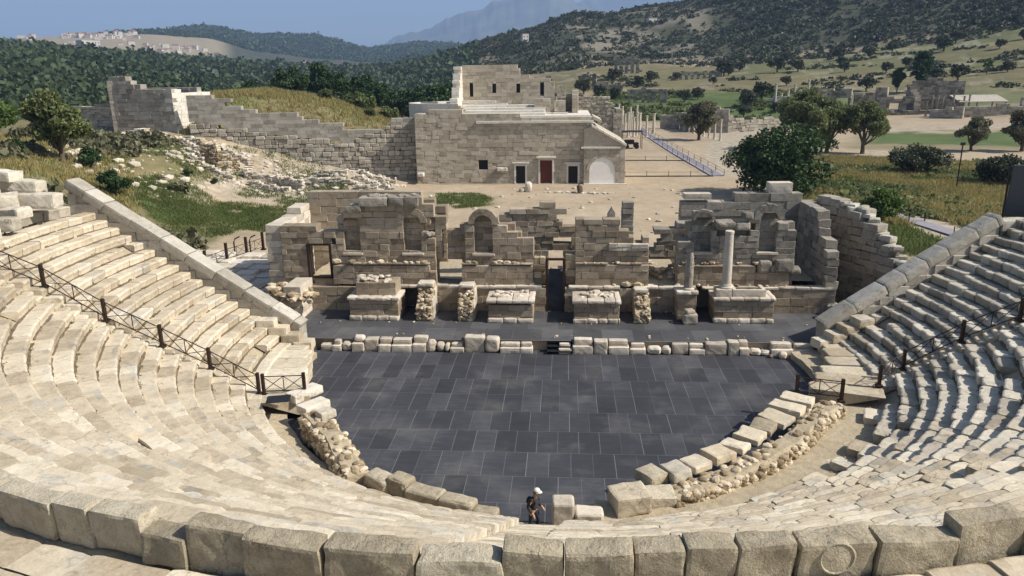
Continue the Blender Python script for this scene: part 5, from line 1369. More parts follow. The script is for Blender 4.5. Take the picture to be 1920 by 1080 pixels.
ruin('ruined_bath_house', 'dark ruined bath house with broken arches standing beyond the green field', [
    ((80, 262), (88, 262), [6, 8.5, 8.0], 2, []), ((88, 262), (93.5, 259), [8, 8], 2, [(.25, .85, 0, 5)]), ((95, 260), (101, 259), [6.6, 6.2, 7], 2, [(.3, .8, 0, 4)]), ((101, 259), (104, 257), [8.3, 9], 2, []), ((104, 257), (114, 255), [5.5, 5, 5.8, 4.2], 2, [(.1, .4, 0, 3.5), (.6, .8, 0, 3)]), ((114, 262), (129, 259), [9, 10, 9.4, 9.6], 2.4, []), ((114, 255), (114, 262), [5, 9], 2, []), ((95, 256), (118, 252), [1.6, 1.3, 1.8], 1, [])])
for k in range(9): column(113+k*1.45, 248.5-k*.25, random.uniform(4.5, 6.4), .3, 'thin column of the row standing before the bath house', 'thin columns before the bath house', 'ruin')
ruin('ruined_gate', 'pale ruined columns and lintels left of the bath house behind trees', [((74, 285), (86, 283), [2.4, 3.4, 2.8], 1.5, [])], 'pale')
for k in range(6): column(76+k*2.3, 286+random.uniform(-2, 2), [7.5, 4, 5.5, 7, 4.5, 8.5][k], .45, 'pale broken column standing among scattered marble behind the trees', 'pale broken columns left of the bath house', 'pale')
ruin('ruined_arcade', 'grey ruined arcade with dark openings beyond the green vegetation', [((24, 300), (39, 298), [5.2, 5.8, 4.6], 1.5, [(.08, .16, 0, 3.5), (.25, .36, 0, 3.8), (.44, .5, 0, 3.5), (.57, .64, 0, 3.2), (.72, .82, 0, 3.4)])], 'ruin')
ruin('ruined_arcade', 'grey broken ruin with openings behind the tall rear wall of the hall', [((6, 352), (14, 350), [6, 7.5, 4.5], 1.5, [(.1, .22, 0, 4), (.35, .48, 0, 4), (.65, .75, 0, 4)]), ((14, 350), (26, 349), [3, 2.6, 2], 1.5, [])], 'ruin')
ruin('granary', 'long low roofless ruin with doorways at the foot of the hill', [((30, 478), (45, 476), [9, 9.5, 9], 1.5, [(.12, .2, 0, 6), (.34, .42, 0, 6), (.56, .64, 0, 6), (.78, .86, 0, 6)])], 'ruin')
ruin('long_ruin', 'very long low ruin with many dark windows at the foot of the hill', [((58, 425), (84, 423), [4, 4.2, 3.8, 4], 1.5, [(.08+k*.12, .14+k*.12, 0, 2.6) for k in range(7)])], 'ruin')
# protective roof shelter
sh = empty('roof_shelter', (128, 246, T(128, 246)), 'low pale sheet roof over ruins at the far right', 'shelter'); zt = T(128, 246)
mb = MB(); prism(mb, [(0, zt+3.6), (7, zt+5.4), (7, zt+5.6), (0, zt+3.8)], (136, 246, 0), (0, 1), None, 14.5); mb.build('roof', M['seat_grey'], sh)
for x in (122.2, 127, 131.5, 135.5): mb = MB(); tube(mb, [(x, 246.5, zt), (x, 246.5, zt+3.7)], .2); mb.build('post', M['ruin'], sh)
ruin('ruined_wall', 'low buff walls around the pale sheet roof', [((119, 243), (140, 240), [3.6, 3.2, 4, 3], 1.2, []), ((113, 246), (120, 240), [2.5, 3.5], 1.2, []), ((140, 246), (160, 246), [4, 3], 1.2, [])], 'old_wall')
# pole, panel
mb = MB(); tube(mb, [(54.7, 108.2, -.2), (54.7, 108.2, 6.6)], .09); box(mb, 54.4, 55.0, 108.1, 108.3, 6.2, 6.6); tag(mb.build('utility_pole', M['iron'], None, (54.7, 108.2, 0)), 'thin dark pole standing in the golden meadow', 'pole')
pn = empty('information_board', (28.7, 47.3, 7.4), 'large grey board standing at the upper end of the right coping', 'board')
mb = MB(); bblock(mb, (28.75, 47.3, 9.15), (1.65, .06, 1.6), rotz(-.12, .06), .02); mb.build('panel', M['grey_panel'], pn)
mb = MB(); tube(mb, [(27.05, 47.55, 0), (27.0, 47.5, 10.8)], .06); tube(mb, [(30.4, 47.15, 0), (30.36, 47.1, 10.8)], .06); mb.build('frame', M['dark'], pn)
# stones lying on the plain
for k, (x, y, s, lab) in enumerate([(-5.2, 108.0, .9, 'pale standing stone on the sand before the red door'), (2.2, 106.6, .75, 'small dark brown bush stump on the sand before the arched gate')]):
    mb = MB(); rock(mb, (x, y, s*.7), (s*.6, s*.5, s), 2, .25); 
    if k == 0: rock(mb, (x-.8, y, .3), (.7, .4, .35), 2, .25)
    tag(mb.build('standing_stone' if k == 0 else 'stump', M['pale'] if k == 0 else M['bark'], None, (x, y, 0)), lab, 'stone' if k == 0 else 'stump')
mb = MB()
for _ in range(130):
    t = random.random(); s = random.uniform(.12, .4); x = -2+t*9+random.uniform(-1, 1) if _ < 50 else random.uniform(-20, 18); y = 107.5-t*1.5+random.uniform(-.5, .5) if _ < 50 else random.uniform(62, 112)
    rock(mb, (x, y, .05), (s, s*.8, s*.5), 1, .3)
for _ in range(330):
    x = random.uniform(-66, -46); y = random.uniform(84, 112); s = random.uniform(.15, .7) if random.random() < .35 else random.uniform(.1, .25)
    rock(mb, (x, y, T(x, y)), (s*1.3, s, s*.7), 1, .35)
for _ in range(420):
    x = random.uniform(-56, -24); y = random.uniform(99, 113); s = random.uniform(.12, .45); rock(mb, (x, y, T(x, y)), (s*1.2, s, s*.6), 1, .3)
tag(mb.build('scattered_rubble', M['pale'], None, (0, 0, 0)), 'loose stones scattered over the sand and rocky bank', kind='stuff')

# tumbled blocks at the upper left end of the rows
tb = [(-29.6, 40.2, 9.6, 1.9, 1.2, .8, .2), (-31.2, 39.2, 9.6, 1.6, 1.2, .9, .5), (-29.8, 38.2, 9.3, 1.5, 1.0, .6, -.2), (-30.6, 40.6, 10.4, 1.8, 1.1, .7, .1), (-32.4, 40.8, 10.3, 1.6, 1.2, .9, .3), (-31.5, 38.0, 10.3, 2.0, 1.1, .7, -.1), (-33.4, 39.4, 11.0, 1.7, 1.2, .9, .2), (-31.8, 40.4, 11.1, 1.8, 1.2, .6, .05), (-33.8, 41.0, 11.8, 1.7, 1.2, .9, .15), (-29.3, 36.4, 9.0, 1.7, .9, .7, .1), (-30.8, 36.2, 9.6, 1.4, 1.1, .8, -.3), (-32.6, 36.6, 10.4, 1.8, 1.2, .9, .1), (-28.9, 34.6, 8.9, 1.6, .9, .6, -.2), (-30.4, 34.2, 9.4, 1.6, 1.2, .8, .1), (-34.5, 38.4, 11.9, 1.8, 1.3, 1.0, 0), (-35.2, 40.8, 12.6, 1.6, 1.3, 1.2, .1), (-28.4, 32.8, 8.8, 1.6, .9, .6, -.3), (-35.6, 41.8, 13.6, 1.0, 1.0, 1.4, 0)]
for k, (x, y, z, sx, sy, sz, a) in enumerate(tb):
    loose('tumbled_block', (x, y, z-.1), (sx, sy, sz), a+random.uniform(-.1, .1), 'grey weathered block of the tumbled heap at the upper left end of the rows', 'stone block', 'tumbled blocks at the upper left end', 'seat_grey', random.uniform(-.08, .08), random.uniform(-.08, .08), big=.08, rnd=.08, seg=.14, amp=.04)
mb = MB(); rblock(mb, (-34.5, 37.5, 5.8), (4.0, 7.0, 3.4), None, seg=.8, rnd=.6, amp=.3, big=.3); mb.build('earth_core', M['core'], theatre)
# ================================================================== VEGETATION
def quads(mb, C, S, up=.0, asp=.62):
    """leaf quads with random orientation at centres C with sizes S"""
    n = len(C); a = rng.normal(size=(n, 3)); a /= np.linalg.norm(a, axis=1)[:, None]
    b = rng.normal(size=(n, 3)); b -= a*(a*b).sum(1)[:, None]; b /= np.linalg.norm(b, axis=1)[:, None]
    a = a*S[:, None]; b = b*S[:, None]*asp
    V = np.stack([C-a*.9, C-b*.8+a*.1, C+a, C+b*.8+a*.1], 1).reshape(-1, 3)
    mb.addn(V, np.arange(n*4).reshape(n, 4))
def clump_pts(centres, radii, n, shell_=.6):
    k = rng.integers(len(centres), size=n); d = rng.normal(size=(n, 3)); d /= np.linalg.norm(d, axis=1)[:, None]
    r = shell_+(1-shell_)*rng.random(n); r = np.where(rng.random(n) < .25, r*.6, r)
    return centres[k]+d*(radii[k]*r[:, None])
def make_tree(name, w, h, leaf, ls, n, label, cat='tree', group=None, trunk_h=.25, nc=22, trunk_r=None, flat=.8, lean=0, dens=.72, spread=.38, gap=.25):
    """tree at the origin: tapered trunk with limbs, crown of leaf clumps; w crown width, h total height"""
    root = empty(name, (0, 0, 0), label, cat, group)
    tr = trunk_r or w*.035; th = h*trunk_h
    ch = h-th*.75; cz = h-ch/2
    C = []; 
    while len(C) < nc:
        d = rng.normal(size=3); d /= np.linalg.norm(d); r = rng.random()**(1/2.2)
        p = d*r*np.array([w/2*dens, w/2*dens, ch/2*dens]); p[2] = p[2]
        if abs(p[2]) > ch*.5: continue
        C.append(p+np.array([lean*(p[2]+ch/2), 0, cz]))
    C = np.array(C); rad = np.stack([rng.uniform(.55, 1.0, nc)*w*spread*.52]*2+[rng.uniform(.5, .9, nc)*w*spread*.52*flat], 1)
    rad = np.minimum(rad, ch*.42)
    mb = MB(); tube(mb, [(0, 0, -.3), (0, 0, th*.5), (lean*th*.3, w*.01, th), (lean*h*.3, 0, cz)], [tr*1.35, tr, tr*.85, tr*.35], 8)
    for k in range(min(nc, 9)):
        c = C[k]; s = np.array([lean*th*.3, 0, th*random.uniform(.75, 1.1)]); m_ = (s+c)/2+np.array([0, 0, -.05*h]); tube(mb, [s, m_, c], [tr*.55, tr*.34, tr*.12], 6)
    mb.build('trunk', M['bark'], root)
    mb = MB(); P = clump_pts(C, rad, n); quads(mb, P, ls*rng.uniform(.6, 1.25, n)); mb.build('crown', M[leaf], root)
    return root
def place(t, x, y, rz=0, s=1.0, z=None, label=None):
    t.location = (x, y, T(x, y)-.05 if z is None else z); t.rotation_euler = (0, 0, rz); t.scale = (s, s, s)
    if label: t['label'] = label
    return t
def dup(t, x, y, rz, s, label=None, sz=None):
    c = copy_tree(t); place(c, x, y, rz, s, None, label)
    if sz: c.scale = (s, s, s*sz)
    return c
big = place(make_tree('laurel_tree', 13.6, 9.0, 'leaf_dark', .30, 17000, 'large dense dark green tree right behind the stage building', trunk_h=.03, nc=54, spread=.34, dens=.82), 29.4, 104, 0, 1.07)
t1 = place(make_tree('olive_tree', 11.5, 12.2, 'leaf_mid', .34, 9000, 'tall loose grey green tree, middle one of the group beyond the big dark tree', trunk_h=.16, nc=36, spread=.34), 54.0, 160)
dup(t1, 60.2, 157.5, 2.1, .95, 'loose tree at the right end of the group beyond the big dark tree'); dup(t1, 50.8, 168, 4.0, 1.12, 'taller shaded tree at the left back of the group beyond the big dark tree'); dup(t1, 47.8, 156, 1.0, .95, 'loose tree directly behind the big dark tree'); dup(t1, 57.0, 168, 5.2, .9, 'shaded tree at the back of the group beyond the big dark tree')
olive = place(make_tree('olive_tree', 11.0, 11.0, 'leaf_olive', .36, 7000, 'round grey olive tree beside the boardwalk and ruined wall', trunk_h=.14, nc=30, spread=.33), 33.4, 192)
dup(olive, 82.1, 159.1, 1.3, .72, 'olive tree with dark trunk at the right beyond the pole'); dup(olive, 90.5, 156.5, 2.6, .84, 'broad dark olive tree cut by the right edge of the view')
sh = make_tree('wide_shrub', 11.5, 4.6, 'leaf_scrub', .26, 6500, 'wide low dark grey green shrub in the golden meadow', 'shrub', trunk_h=.06, nc=30, spread=.3, flat=.7); place(sh, 57.5, 126.5)
dup(sh, 63.5, 113, 2.2, .95, 'wide grey green shrub behind the dark pole at the right')
ns = make_tree('round_shrub', 5.6, 3.7, 'leaf_bright', .2, 6000, 'bright leafy green shrub behind the right wing of the stage building', 'shrub', trunk_h=.03, nc=30, spread=.36); place(ns, 34.4, 83.4, 0, 1.15)
lt = make_tree('carob_tree', 7.8, 8.2, 'leaf_mid', .27, 11000, 'big leafy green tree on the bank at the left edge', trunk_h=.14, nc=36, spread=.36); place(lt, -58.0, 83.5, 0, 1.08)
b1 = make_tree('round_shrub', 3.6, 2.9, 'leaf_dark', .17, 3800, 'round dark bush on the rocky bank right of the big left tree', 'shrub', trunk_h=.05, nc=20, spread=.4); place(b1, -56.3, 86.2)
dup(b1, -49.4, 79.0, 1.5, 1.1, 'round green bush behind the top of the left coping'); dup(b1, -60.5, 79.5, 3, .75, 'small dark bush at the foot of the big left tree'); dup(b1, -49.5, 95.5, 2, .42, 'tiny dark bush on the pale rocky bank'); dup(b1, -47.0, 97.5, 4, .35, 'tiny brownish bush beside the tiny dark bush')
dup(b1, -51.2, 107.8, 5, .75, 'bush growing at the foot of the rough city wall')
ls_ = make_tree('bright_shrub', 8.0, 5.2, 'leaf_bright', .3, 5000, 'light green shrub beyond the big left tree', 'shrub', trunk_h=.06, nc=26, spread=.34); place(ls_, -76, 92)
for k, (x, y, s, lab) in enumerate([(-84, 101, 1.0, 'light green shrub at the left edge of the view'), (-72, 106, .75, 'light green shrub below the ruined wall stub'), (-92, 118, 1.1, 'light green shrub, farther one at the left edge'), (-88, 128, .9, 'pale green young tree left of the wall tower'), (-98, 104, 1.1, 'light green shrub partly cut by the left edge')]): dup(ls_, x, y, k*1.3, s, lab, 1.3 if k == 3 else 1)
# grove behind the mound
gr = make_tree('grove_tree', 13.0, 10.0, 'leaf_dark', .46, 5200, 'dark green tree of the grove behind the grassy mound', group='dark trees of the grove behind the mound', trunk_h=.15, nc=30, spread=.34)
first = True
for k, (x, y, s) in enumerate([(-68, 188, .9), (-62, 196, 1.15), (-57, 186, .85), (-74, 196, .8), (-52, 200, 1.0), (-47, 190, .75), (-40, 196, .85), (-34, 188, 1.1), (-29, 196, 1.2), (-24, 186, 1.0), (-20, 193, 1.05), (-26, 176, .85), (-32, 172, .75), (-19, 178, .8), (-80, 190, .62), (-44, 205, .8), (-15, 200, .9), (-37, 214, 1.1), (-55, 222, 1.0), (-26, 222, 1.2)]):
    if first: place(gr, x, y, 0, s); first = False
    else: dup(gr, x, y, k*1.7, s)
hd = make_tree('hedge_shrub', 6.5, 3.6, 'leaf_mid', .28, 3200, 'rounded dark shrub of the hedge on the grassy mound', 'shrub', 'shrubs of the hedge on the grassy mound', trunk_h=.05, nc=20, spread=.36); place(hd, -42, 160)
for k, (x, y, s) in enumerate([(-36.5, 158, .85), (-33, 155, .75), (-29, 150, .85), (-25.5, 146, .85), (-48, 152, .62), (-38.5, 150, .5), (-23, 139, .7), (-45.5, 165, .9)]): dup(hd, x, y, k*2.2, s)
# upright tree by the bath house and single field trees
pt = make_tree('cypress_tree', 9.5, 18, 'leaf_dark', .6, 4200, 'tall upright dark tree rising behind the bath house', trunk_h=.08, nc=30, spread=.4); place(pt, 133, 300)
dup(pt, 126, 303, 2, .62, 'shorter dark tree touching the tall upright tree')
ft = make_tree('field_tree', 9, 7, 'leaf_scrub', .55, 900, 'dark round tree in the fields below the hill', group='dark round trees scattered in the fields below the hill', trunk_h=.16, nc=18, spread=.38)
pts = [(85.4, 425, 1.4), (88.5, 428, .9), (112, 420, 1.25), (121, 414, 1.1), (65.8, 281, 1.0), (74, 296, 1.05), (148, 430, 1.0), (160, 470, 1.1), (138, 395, .8), (172, 455, .9), (190, 470, 1.1), (150, 375, .9), (165, 390, .8), (128, 450, .7), (100, 455, .8), (60, 420, .7), (45, 410, 1.0), (25, 400, 1.2), (35, 372, .8), (70, 372, .6), (95, 340, .7), (205, 440, 1.3), (225, 470, 1.2), (240, 430, 1.0), (250, 480, 1.0), (210, 370, .7), (196, 340, .75), (180, 330, .8), (156, 320, 1.0), (145, 318, 1.2), (118, 312, 1.0), (170, 505, 1.0), (136, 490, 1.0), (108, 478, .9), (218, 410, .8), (262, 455, 1.1), (272, 500, 1.2), (8, 330, 1.0), (-6, 300, 1.1), (-14, 262, 1.1), (14, 318, .8), (20, 312, .9), (5, 285, .9), (46, 300, .8), (52, 306, .7), (60, 262, .55), (72, 268, .6)]
for k, (x, y, s) in enumerate(pts):
    if k == 0: place(ft, x, y, 0, s)
    else: dup(ft, x, y, k*1.1, s*random.uniform(.85, 1.1))
bt = make_tree('young_tree', 6, 8, 'leaf_bright', .4, 900, 'small light green tree alone in the field at the far right', trunk_h=.35, nc=14, spread=.36); place(bt, 172, 330, 0, .9)

# scrub over the hills: nobody could count it
def fast_quads(name, V, mat, label):
    n = len(V)//4; me = bpy.data.meshes.new(name); me.vertices.add(len(V)); me.vertices.foreach_set('co', V.astype(np.float32).ravel())
    me.loops.add(n*4); me.loops.foreach_set('vertex_index', np.arange(n*4, dtype=np.int32)); me.polygons.add(n)
    me.polygons.foreach_set('loop_start', np.arange(0, n*4, 4, dtype=np.int32)); me.update(calc_edges=True); me.validate()
    me.materials.append(M[mat]); o = bpy.data.objects.new(name, me); COL.objects.link(o); tag(o, label, kind='stuff'); return o
def scrub(name, n, sample, size, mat, label, q=30, flat=.75):
    X, Y = sample(n); n = len(X); s = size(X, Y)*np.clip(rng.lognormal(-.12, .42, n), .35, 2.1); Zg = terrain(X, Y)
    d = rng.normal(size=(n, q, 3)); d /= np.linalg.norm(d, axis=2)[:, :, None]; d *= (.45+.55*rng.random((n, q, 1))**.5)
    d[:, :, 2] = np.abs(d[:, :, 2])*1.1-.15
    ax = np.stack([s*rng.uniform(.75, 1.3, n), s*rng.uniform(.75, 1.3, n), s*flat*rng.uniform(.7, 1.3, n)*1.25], -1)
    lump = 1+.35*np.sin(d[:, :, 0:1]*5+rng.random((n, 1, 1))*6)*np.sin(d[:, :, 1:2]*5+rng.random((n, 1, 1))*6)
    C = (d*lump*ax[:, None, :]+np.stack([X, Y, Zg+s*.1], -1)[:, None, :]).reshape(-1, 3); S = np.repeat(s, q)*rng.uniform(.22, .46, n*q)
    k = len(C); a = rng.normal(size=(k, 3)); a /= np.linalg.norm(a, axis=1)[:, None]; b_ = rng.normal(size=(k, 3)); b_ -= a*(a*b_).sum(1)[:, None]; b_ /= np.linalg.norm(b_, axis=1)[:, None]
    a *= S[:, None]; b_ *= S[:, None]*.7
    fast_quads(name, np.stack([C-a, C-b_, C+a, C+b_], 1).reshape(-1, 3), mat, label)
def polar(pr, Rr, keep=None, pw=1.0):
    def f(n):
        p = rng.uniform(pr[0], pr[1], n*3); R = Rr[0]+(Rr[1]-Rr[0])*rng.random(n*3)**pw
        a = np.arctan((p-960)/1456)-math.radians(4.12); X, Y = R*np.sin(a), R*np.cos(a)
        m = keep(p, R, X, Y) if keep else np.ones_like(p, bool)
        X, Y = X[m], Y[m]; return X[:n], Y[:n]
    return f
def hk(p, R, X, Y): 
    nb = fbm(X/90, Y/90, 51); d = fbm(X/28, Y/28, 91)+.32*sm(700, 1000, R)
    rk = band(p, 1040, 1330, 60)*band(R, 560, 900, 40)
    return (R+nb*80 > 545) & (rng.random(len(p)) < np.clip(.7+d*1.8-rk*.42, .08, 1))
scrub('hill_scrub', 16000, polar((860, 2150), (540, 1000), hk, .9), lambda x, y: 1.9+fbm(x/40, y/40, 3)*1.6, 'leaf_scrub', 'dark scrub bushes dotting the stony hillside')
scrub('hill_scrub', 5200, polar((1250, 2250), (950, 1650), None), lambda x, y: 4.2+0*x, 'leaf_scrub', 'scrub covering the upper slopes of the far hill')
scrub('forest', 9000, polar((-250, 900), (230, 1080), lambda p, R, X, Y: (fbm(X/45, Y/45, 13) > -.11-.1*sm(400, 800, R)) & ~((p > 320) & (p < 425) & (R < 330)) & ~((p > 640) & (R < 260)), .85), lambda x, y: 2.4+1.6*sm(250, 900, np.hypot(x, y)), 'leaf_forest', 'green pine and scrub forest covering the low hills on the left', flat=.85)
scrub('forest', 6500, polar((-250, 1000), (1050, 1750), lambda p, R, X, Y: ~((p > 60) & (p < 420) & (R > 1640)), 1), lambda x, y: 4.5+0*x, 'leaf_forest', 'distant green forest in the valley below the town')
scrub('forest', 8000, polar((200, 900), (2450, 3300), None, 1), lambda x, y: 6.5+0*x, 'leaf_forest', 'dark wooded cover of the rounded far hills')
scrub('undergrowth', 1500, polar((1480, 1960), (96, 158), lambda p, R, X, Y: (fbm(X/9, Y/9, 71) > .02) & (px_of(X, Y) > 1530), 1), lambda x, y: .5+0*x, 'leaf_mid', 'low green bushes mixed into the golden meadow', 40, .6)
scrub('undergrowth', 650, polar((-60, 330), (62, 126), lambda p, R, X, Y: fbm(X/9, Y/9, 72) > .02, 1), lambda x, y: .7+0*x, 'leaf_olive', 'low grey green bushes on the left bank', 60, .6)
scrub('undergrowth', 700, polar((1120, 1560), (252, 335), lambda p, R, X, Y: (fbm(X/14, Y/14, 73) > -.02), 1), lambda x, y: 1.1+0*x, 'leaf_mid', 'low green thicket beyond the sandy plain', 40, .6)
scrub('undergrowth', 1700, polar((960, 2000), (330, 560), lambda p, R, X, Y: (fbm(X/18, Y/18, 74) > .1), 1), lambda x, y: 1.1+0*x, 'leaf_scrub', 'small dark bushes over the dry fields', 30, .6)

# grass: blades in tufts
def grass(name, n, sample, hmin, hmax, mat, label, blades=5, wd=.05, sp=.25):
    X, Y = sample(n); n = len(X); X = np.repeat(X, blades)+rng.normal(size=n*blades)*sp; Y = np.repeat(Y, blades)+rng.normal(size=n*blades)*sp
    Zg = terrain(X, Y); k = len(X); h = rng.uniform(hmin, hmax, k); a = rng.random(k)*6.28; ln = rng.normal(size=(k, 2))*.35*h[:, None]
    w = wd*rng.uniform(.7, 1.3, k); dx, dy = np.cos(a)*w, np.sin(a)*w
    V = np.stack([np.stack([X-dx, Y-dy, Zg-.05], -1), np.stack([X+dx, Y+dy, Zg-.05], -1), np.stack([X+ln[:, 0]*.4+dx*.7, Y+ln[:, 1]*.4+dy*.7, Zg+h*.55], -1), np.stack([X+ln[:, 0], Y+ln[:, 1], Zg+h], -1)], 1).reshape(-1, 3)
    mb = MB(); mb.addn(V, np.arange(k*4).reshape(k, 4)); o = mb.build(name, M[mat]); tag(o, label, kind='stuff')
def cov(i, th):
    return lambda p, R, X, Y: cover(X, Y)[:, i] > th
grass('dry_grass', 13000, polar((1500, 2000), (90, 160), lambda p, R, X, Y: (cover(X, Y)[:, 1] > .35) & (fbm(X/11, Y/11, 34) > -.07), .8), .3, .9, 'dry_grass', 'tall golden dry grass in the meadow on the right', 6, .06, .3)
grass('green_grass', 11000, polar((1500, 2000), (66, 160), lambda p, R, X, Y: (cover(X, Y)[:, 0] > .3) | ((cover(X, Y)[:, 1] > .35) & (fbm(X/11, Y/11, 34) < -.02)), .8), .2, .65, 'green_grass', 'green grass mixed into the right meadow', 6, .05, .3)
grass('dry_grass', 7000, polar((330, 800), (127, 200), cov(1, .3), .8), .3, .9, 'dry_grass', 'dry golden grass on the mound behind the city wall', 6, .07, .35)
grass('green_grass', 7000, polar((220, 920), (84, 108), cov(0, .3), 1), .08, .28, 'green_grass', 'short green grass on the sandy plain at the left', 6, .04, .25)
grass('dry_grass', 2600, polar((-60, 230), (58, 130), cov(1, .3), 1), .25, .7, 'dry_grass', 'dry grass on the left bank', 6, .05, .3)
grass('green_grass', 6000, polar((150, 640), (84, 124), lambda p, R, X, Y: fbm(X/5, Y/5, 88) > .0, 1), .12, .4, 'green_grass', 'green weeds on the rocky bank', 6, .04, .3)

# ------------------------------------------------------------------ town, white buildings
def house(w, d, h, roof):
    mb = MB(); box(mb, -w/2, w/2, -d/2, d/2, -3, h, .1)
    for f in range(max(1, int(h/3))):
        for k in range(max(2, int(w/3.2))):
            xx = -w/2+(k+.5)*w/max(2, int(w/3.2)); box(mb, xx-.6, xx+.6, -d/2-.06, -d/2+.04, f*3+.9, f*3+2.2, .01, 0, 1)
    if roof: mb.add([(-w/2-.4, -d/2-.4, h), (w/2+.4, -d/2-.4, h), (w/2+.4, d/2+.4, h), (-w/2-.4, d/2+.4, h), (-w/4, 0, h+w*.2), (w/4, 0, h+w*.2)], [(0, 1, 5, 4), (2, 3, 4, 5), (1, 2, 5), (3, 0, 4)], 2)
    else: box(mb, -w/2-.2, w/2+.2, -d/2-.2, d/2+.2, h+.003, h+.35, .05)
    return mb
protos = []
for k in range(5):
    o = house([14, 18, 12, 22, 16][k], 11, [6, 9, 6, 9, 12][k], k in (1, 2, 4)).build('town_house', [M['house'], M['dark_door'], M['roof_tile']])
    tag(o, 'small whitewashed house among many in the far hillside town', 'house', 'houses of the far hillside town'); protos.append(o)
k = 0
for i in range(95):
    p = random.uniform(60, 420); R = random.uniform(1700, 2250) if p < 290 else random.uniform(1650, 1950)
    if i < 40: p = random.uniform(140, 280); R = random.uniform(2050, 2320)
    a = math.atan((p-960)/1456)-math.radians(4.12); x, y = R*math.sin(a), R*math.cos(a)
    o = protos[i] if i < 5 else protos[i % 5].copy()
    if i >= 5: COL.objects.link(o)
    o.location = (x, y, T(x, y)); o.rotation_euler = (0, 0, -a+random.uniform(-.6, .6)); s = random.uniform(.45, .85); o.scale = (s, s, s)
for i in range(30):
    p = random.uniform(575, 690); R = random.uniform(1700, 2200); a = math.atan((p-960)/1456)-math.radians(4.12); x, y = R*math.sin(a), R*math.cos(a)
    o = protos[i % 5].copy(); COL.objects.link(o); o.location = (x, y, T(x, y)); o.rotation_euler = (0, 0, -a+random.uniform(-.6, .6)); s = random.uniform(.8, 1.3); o.scale = (s, s, s)
    o['label'] = 'small white house in the valley right of the far rounded hill'; o['group'] = 'white houses in the far valley'
def wb(name, p, R, w, h, label, lift=0):
    a = math.atan((p-960)/1456)-math.radians(4.12); x, y = R*math.sin(a), R*math.cos(a)
    o = house(w, w*.6, h, False).build(name, [M['house'], M['dark_door'], M['roof_tile']]); o.location = (x, y, T(x, y)+lift); o.rotation_euler = (0, 0, -a+.5); tag(o, label, 'building')
wb('white_hotel', 182, 1080, 22, 16, 'tall white hotel standing out from the forest below the town', 3); wb('white_house', 990, 790, 7, 7, 'small white house alone on the stony hillside', 1)
wb('white_house', 1316, 905, 9, 5, 'long white house high on the hill skyline', 1); wb('white_house', 1224, 800, 9, 4, 'low pale house on the hill above the granary', 1)
# ================================================================== THE WALKING PERSON
def skin(name, verts, edges, radii, mat, parent, sub=2, root=0):
    me = bpy.data.meshes.new(name); base = origin(parent)
    me.from_pydata([tuple(Vector(v)) for v in verts], edges, [])
    o = bpy.data.objects.new(name, me); COL.objects.link(o)
    md = o.modifiers.new('skin', 'SKIN'); md.use_smooth_shade = True
    for i, sv in enumerate(me.skin_vertices[0].data):
        r = radii[i]; sv.radius = (r, r) if not isinstance(r, tuple) else r; sv.use_root = (i == root)
    s = o.modifiers.new('sub', 'SUBSURF'); s.levels = sub; s.render_levels = sub
    dg = bpy.context.evaluated_depsgraph_get(); ev = o.evaluated_get(dg); nm = bpy.data.meshes.new_from_object(ev)
    o.modifiers.clear(); o.data = nm; nm.materials.clear(); nm.materials.append(mat); o.name = name
    nm.polygons.foreach_set('use_smooth', [True]*len(nm.polygons))
    if parent: o.parent = parent
    return o
def chain(pts_radii):
    v = [p for p, r in pts_radii]; return v, [(i, i+1) for i in range(len(v)-1)], [r for p, r in pts_radii]
M['skin_tone'] = plain('skin', (.42, .25, .17), .6, 0, .08); M['jacket'] = plain('dark_jacket_cloth', (.035, .033, .032), .85, 0, .3, 20); M['trousers'] = plain('dark_trouser_cloth', (.028, .028, .034), .9, 0, .3, 20); M['cap'] = plain('pale_cap_cloth', (.66, .66, .56), .85, 0, .1); M['pack'] = plain('black_pack_cloth', (.012, .012, .014), .7); M['hair'] = plain('dark_hair', (.03, .022, .016), .7); M['cap_band'] = plain('dark_cap_band', (.06, .09, .06), .8)
PX, PY, PZ = -1.06, 23.5, .52
person = empty('person', (PX, PY, PZ), 'person in a white cap, dark jacket and dark trousers walking down to the orchestra', 'person', rz=-.5)
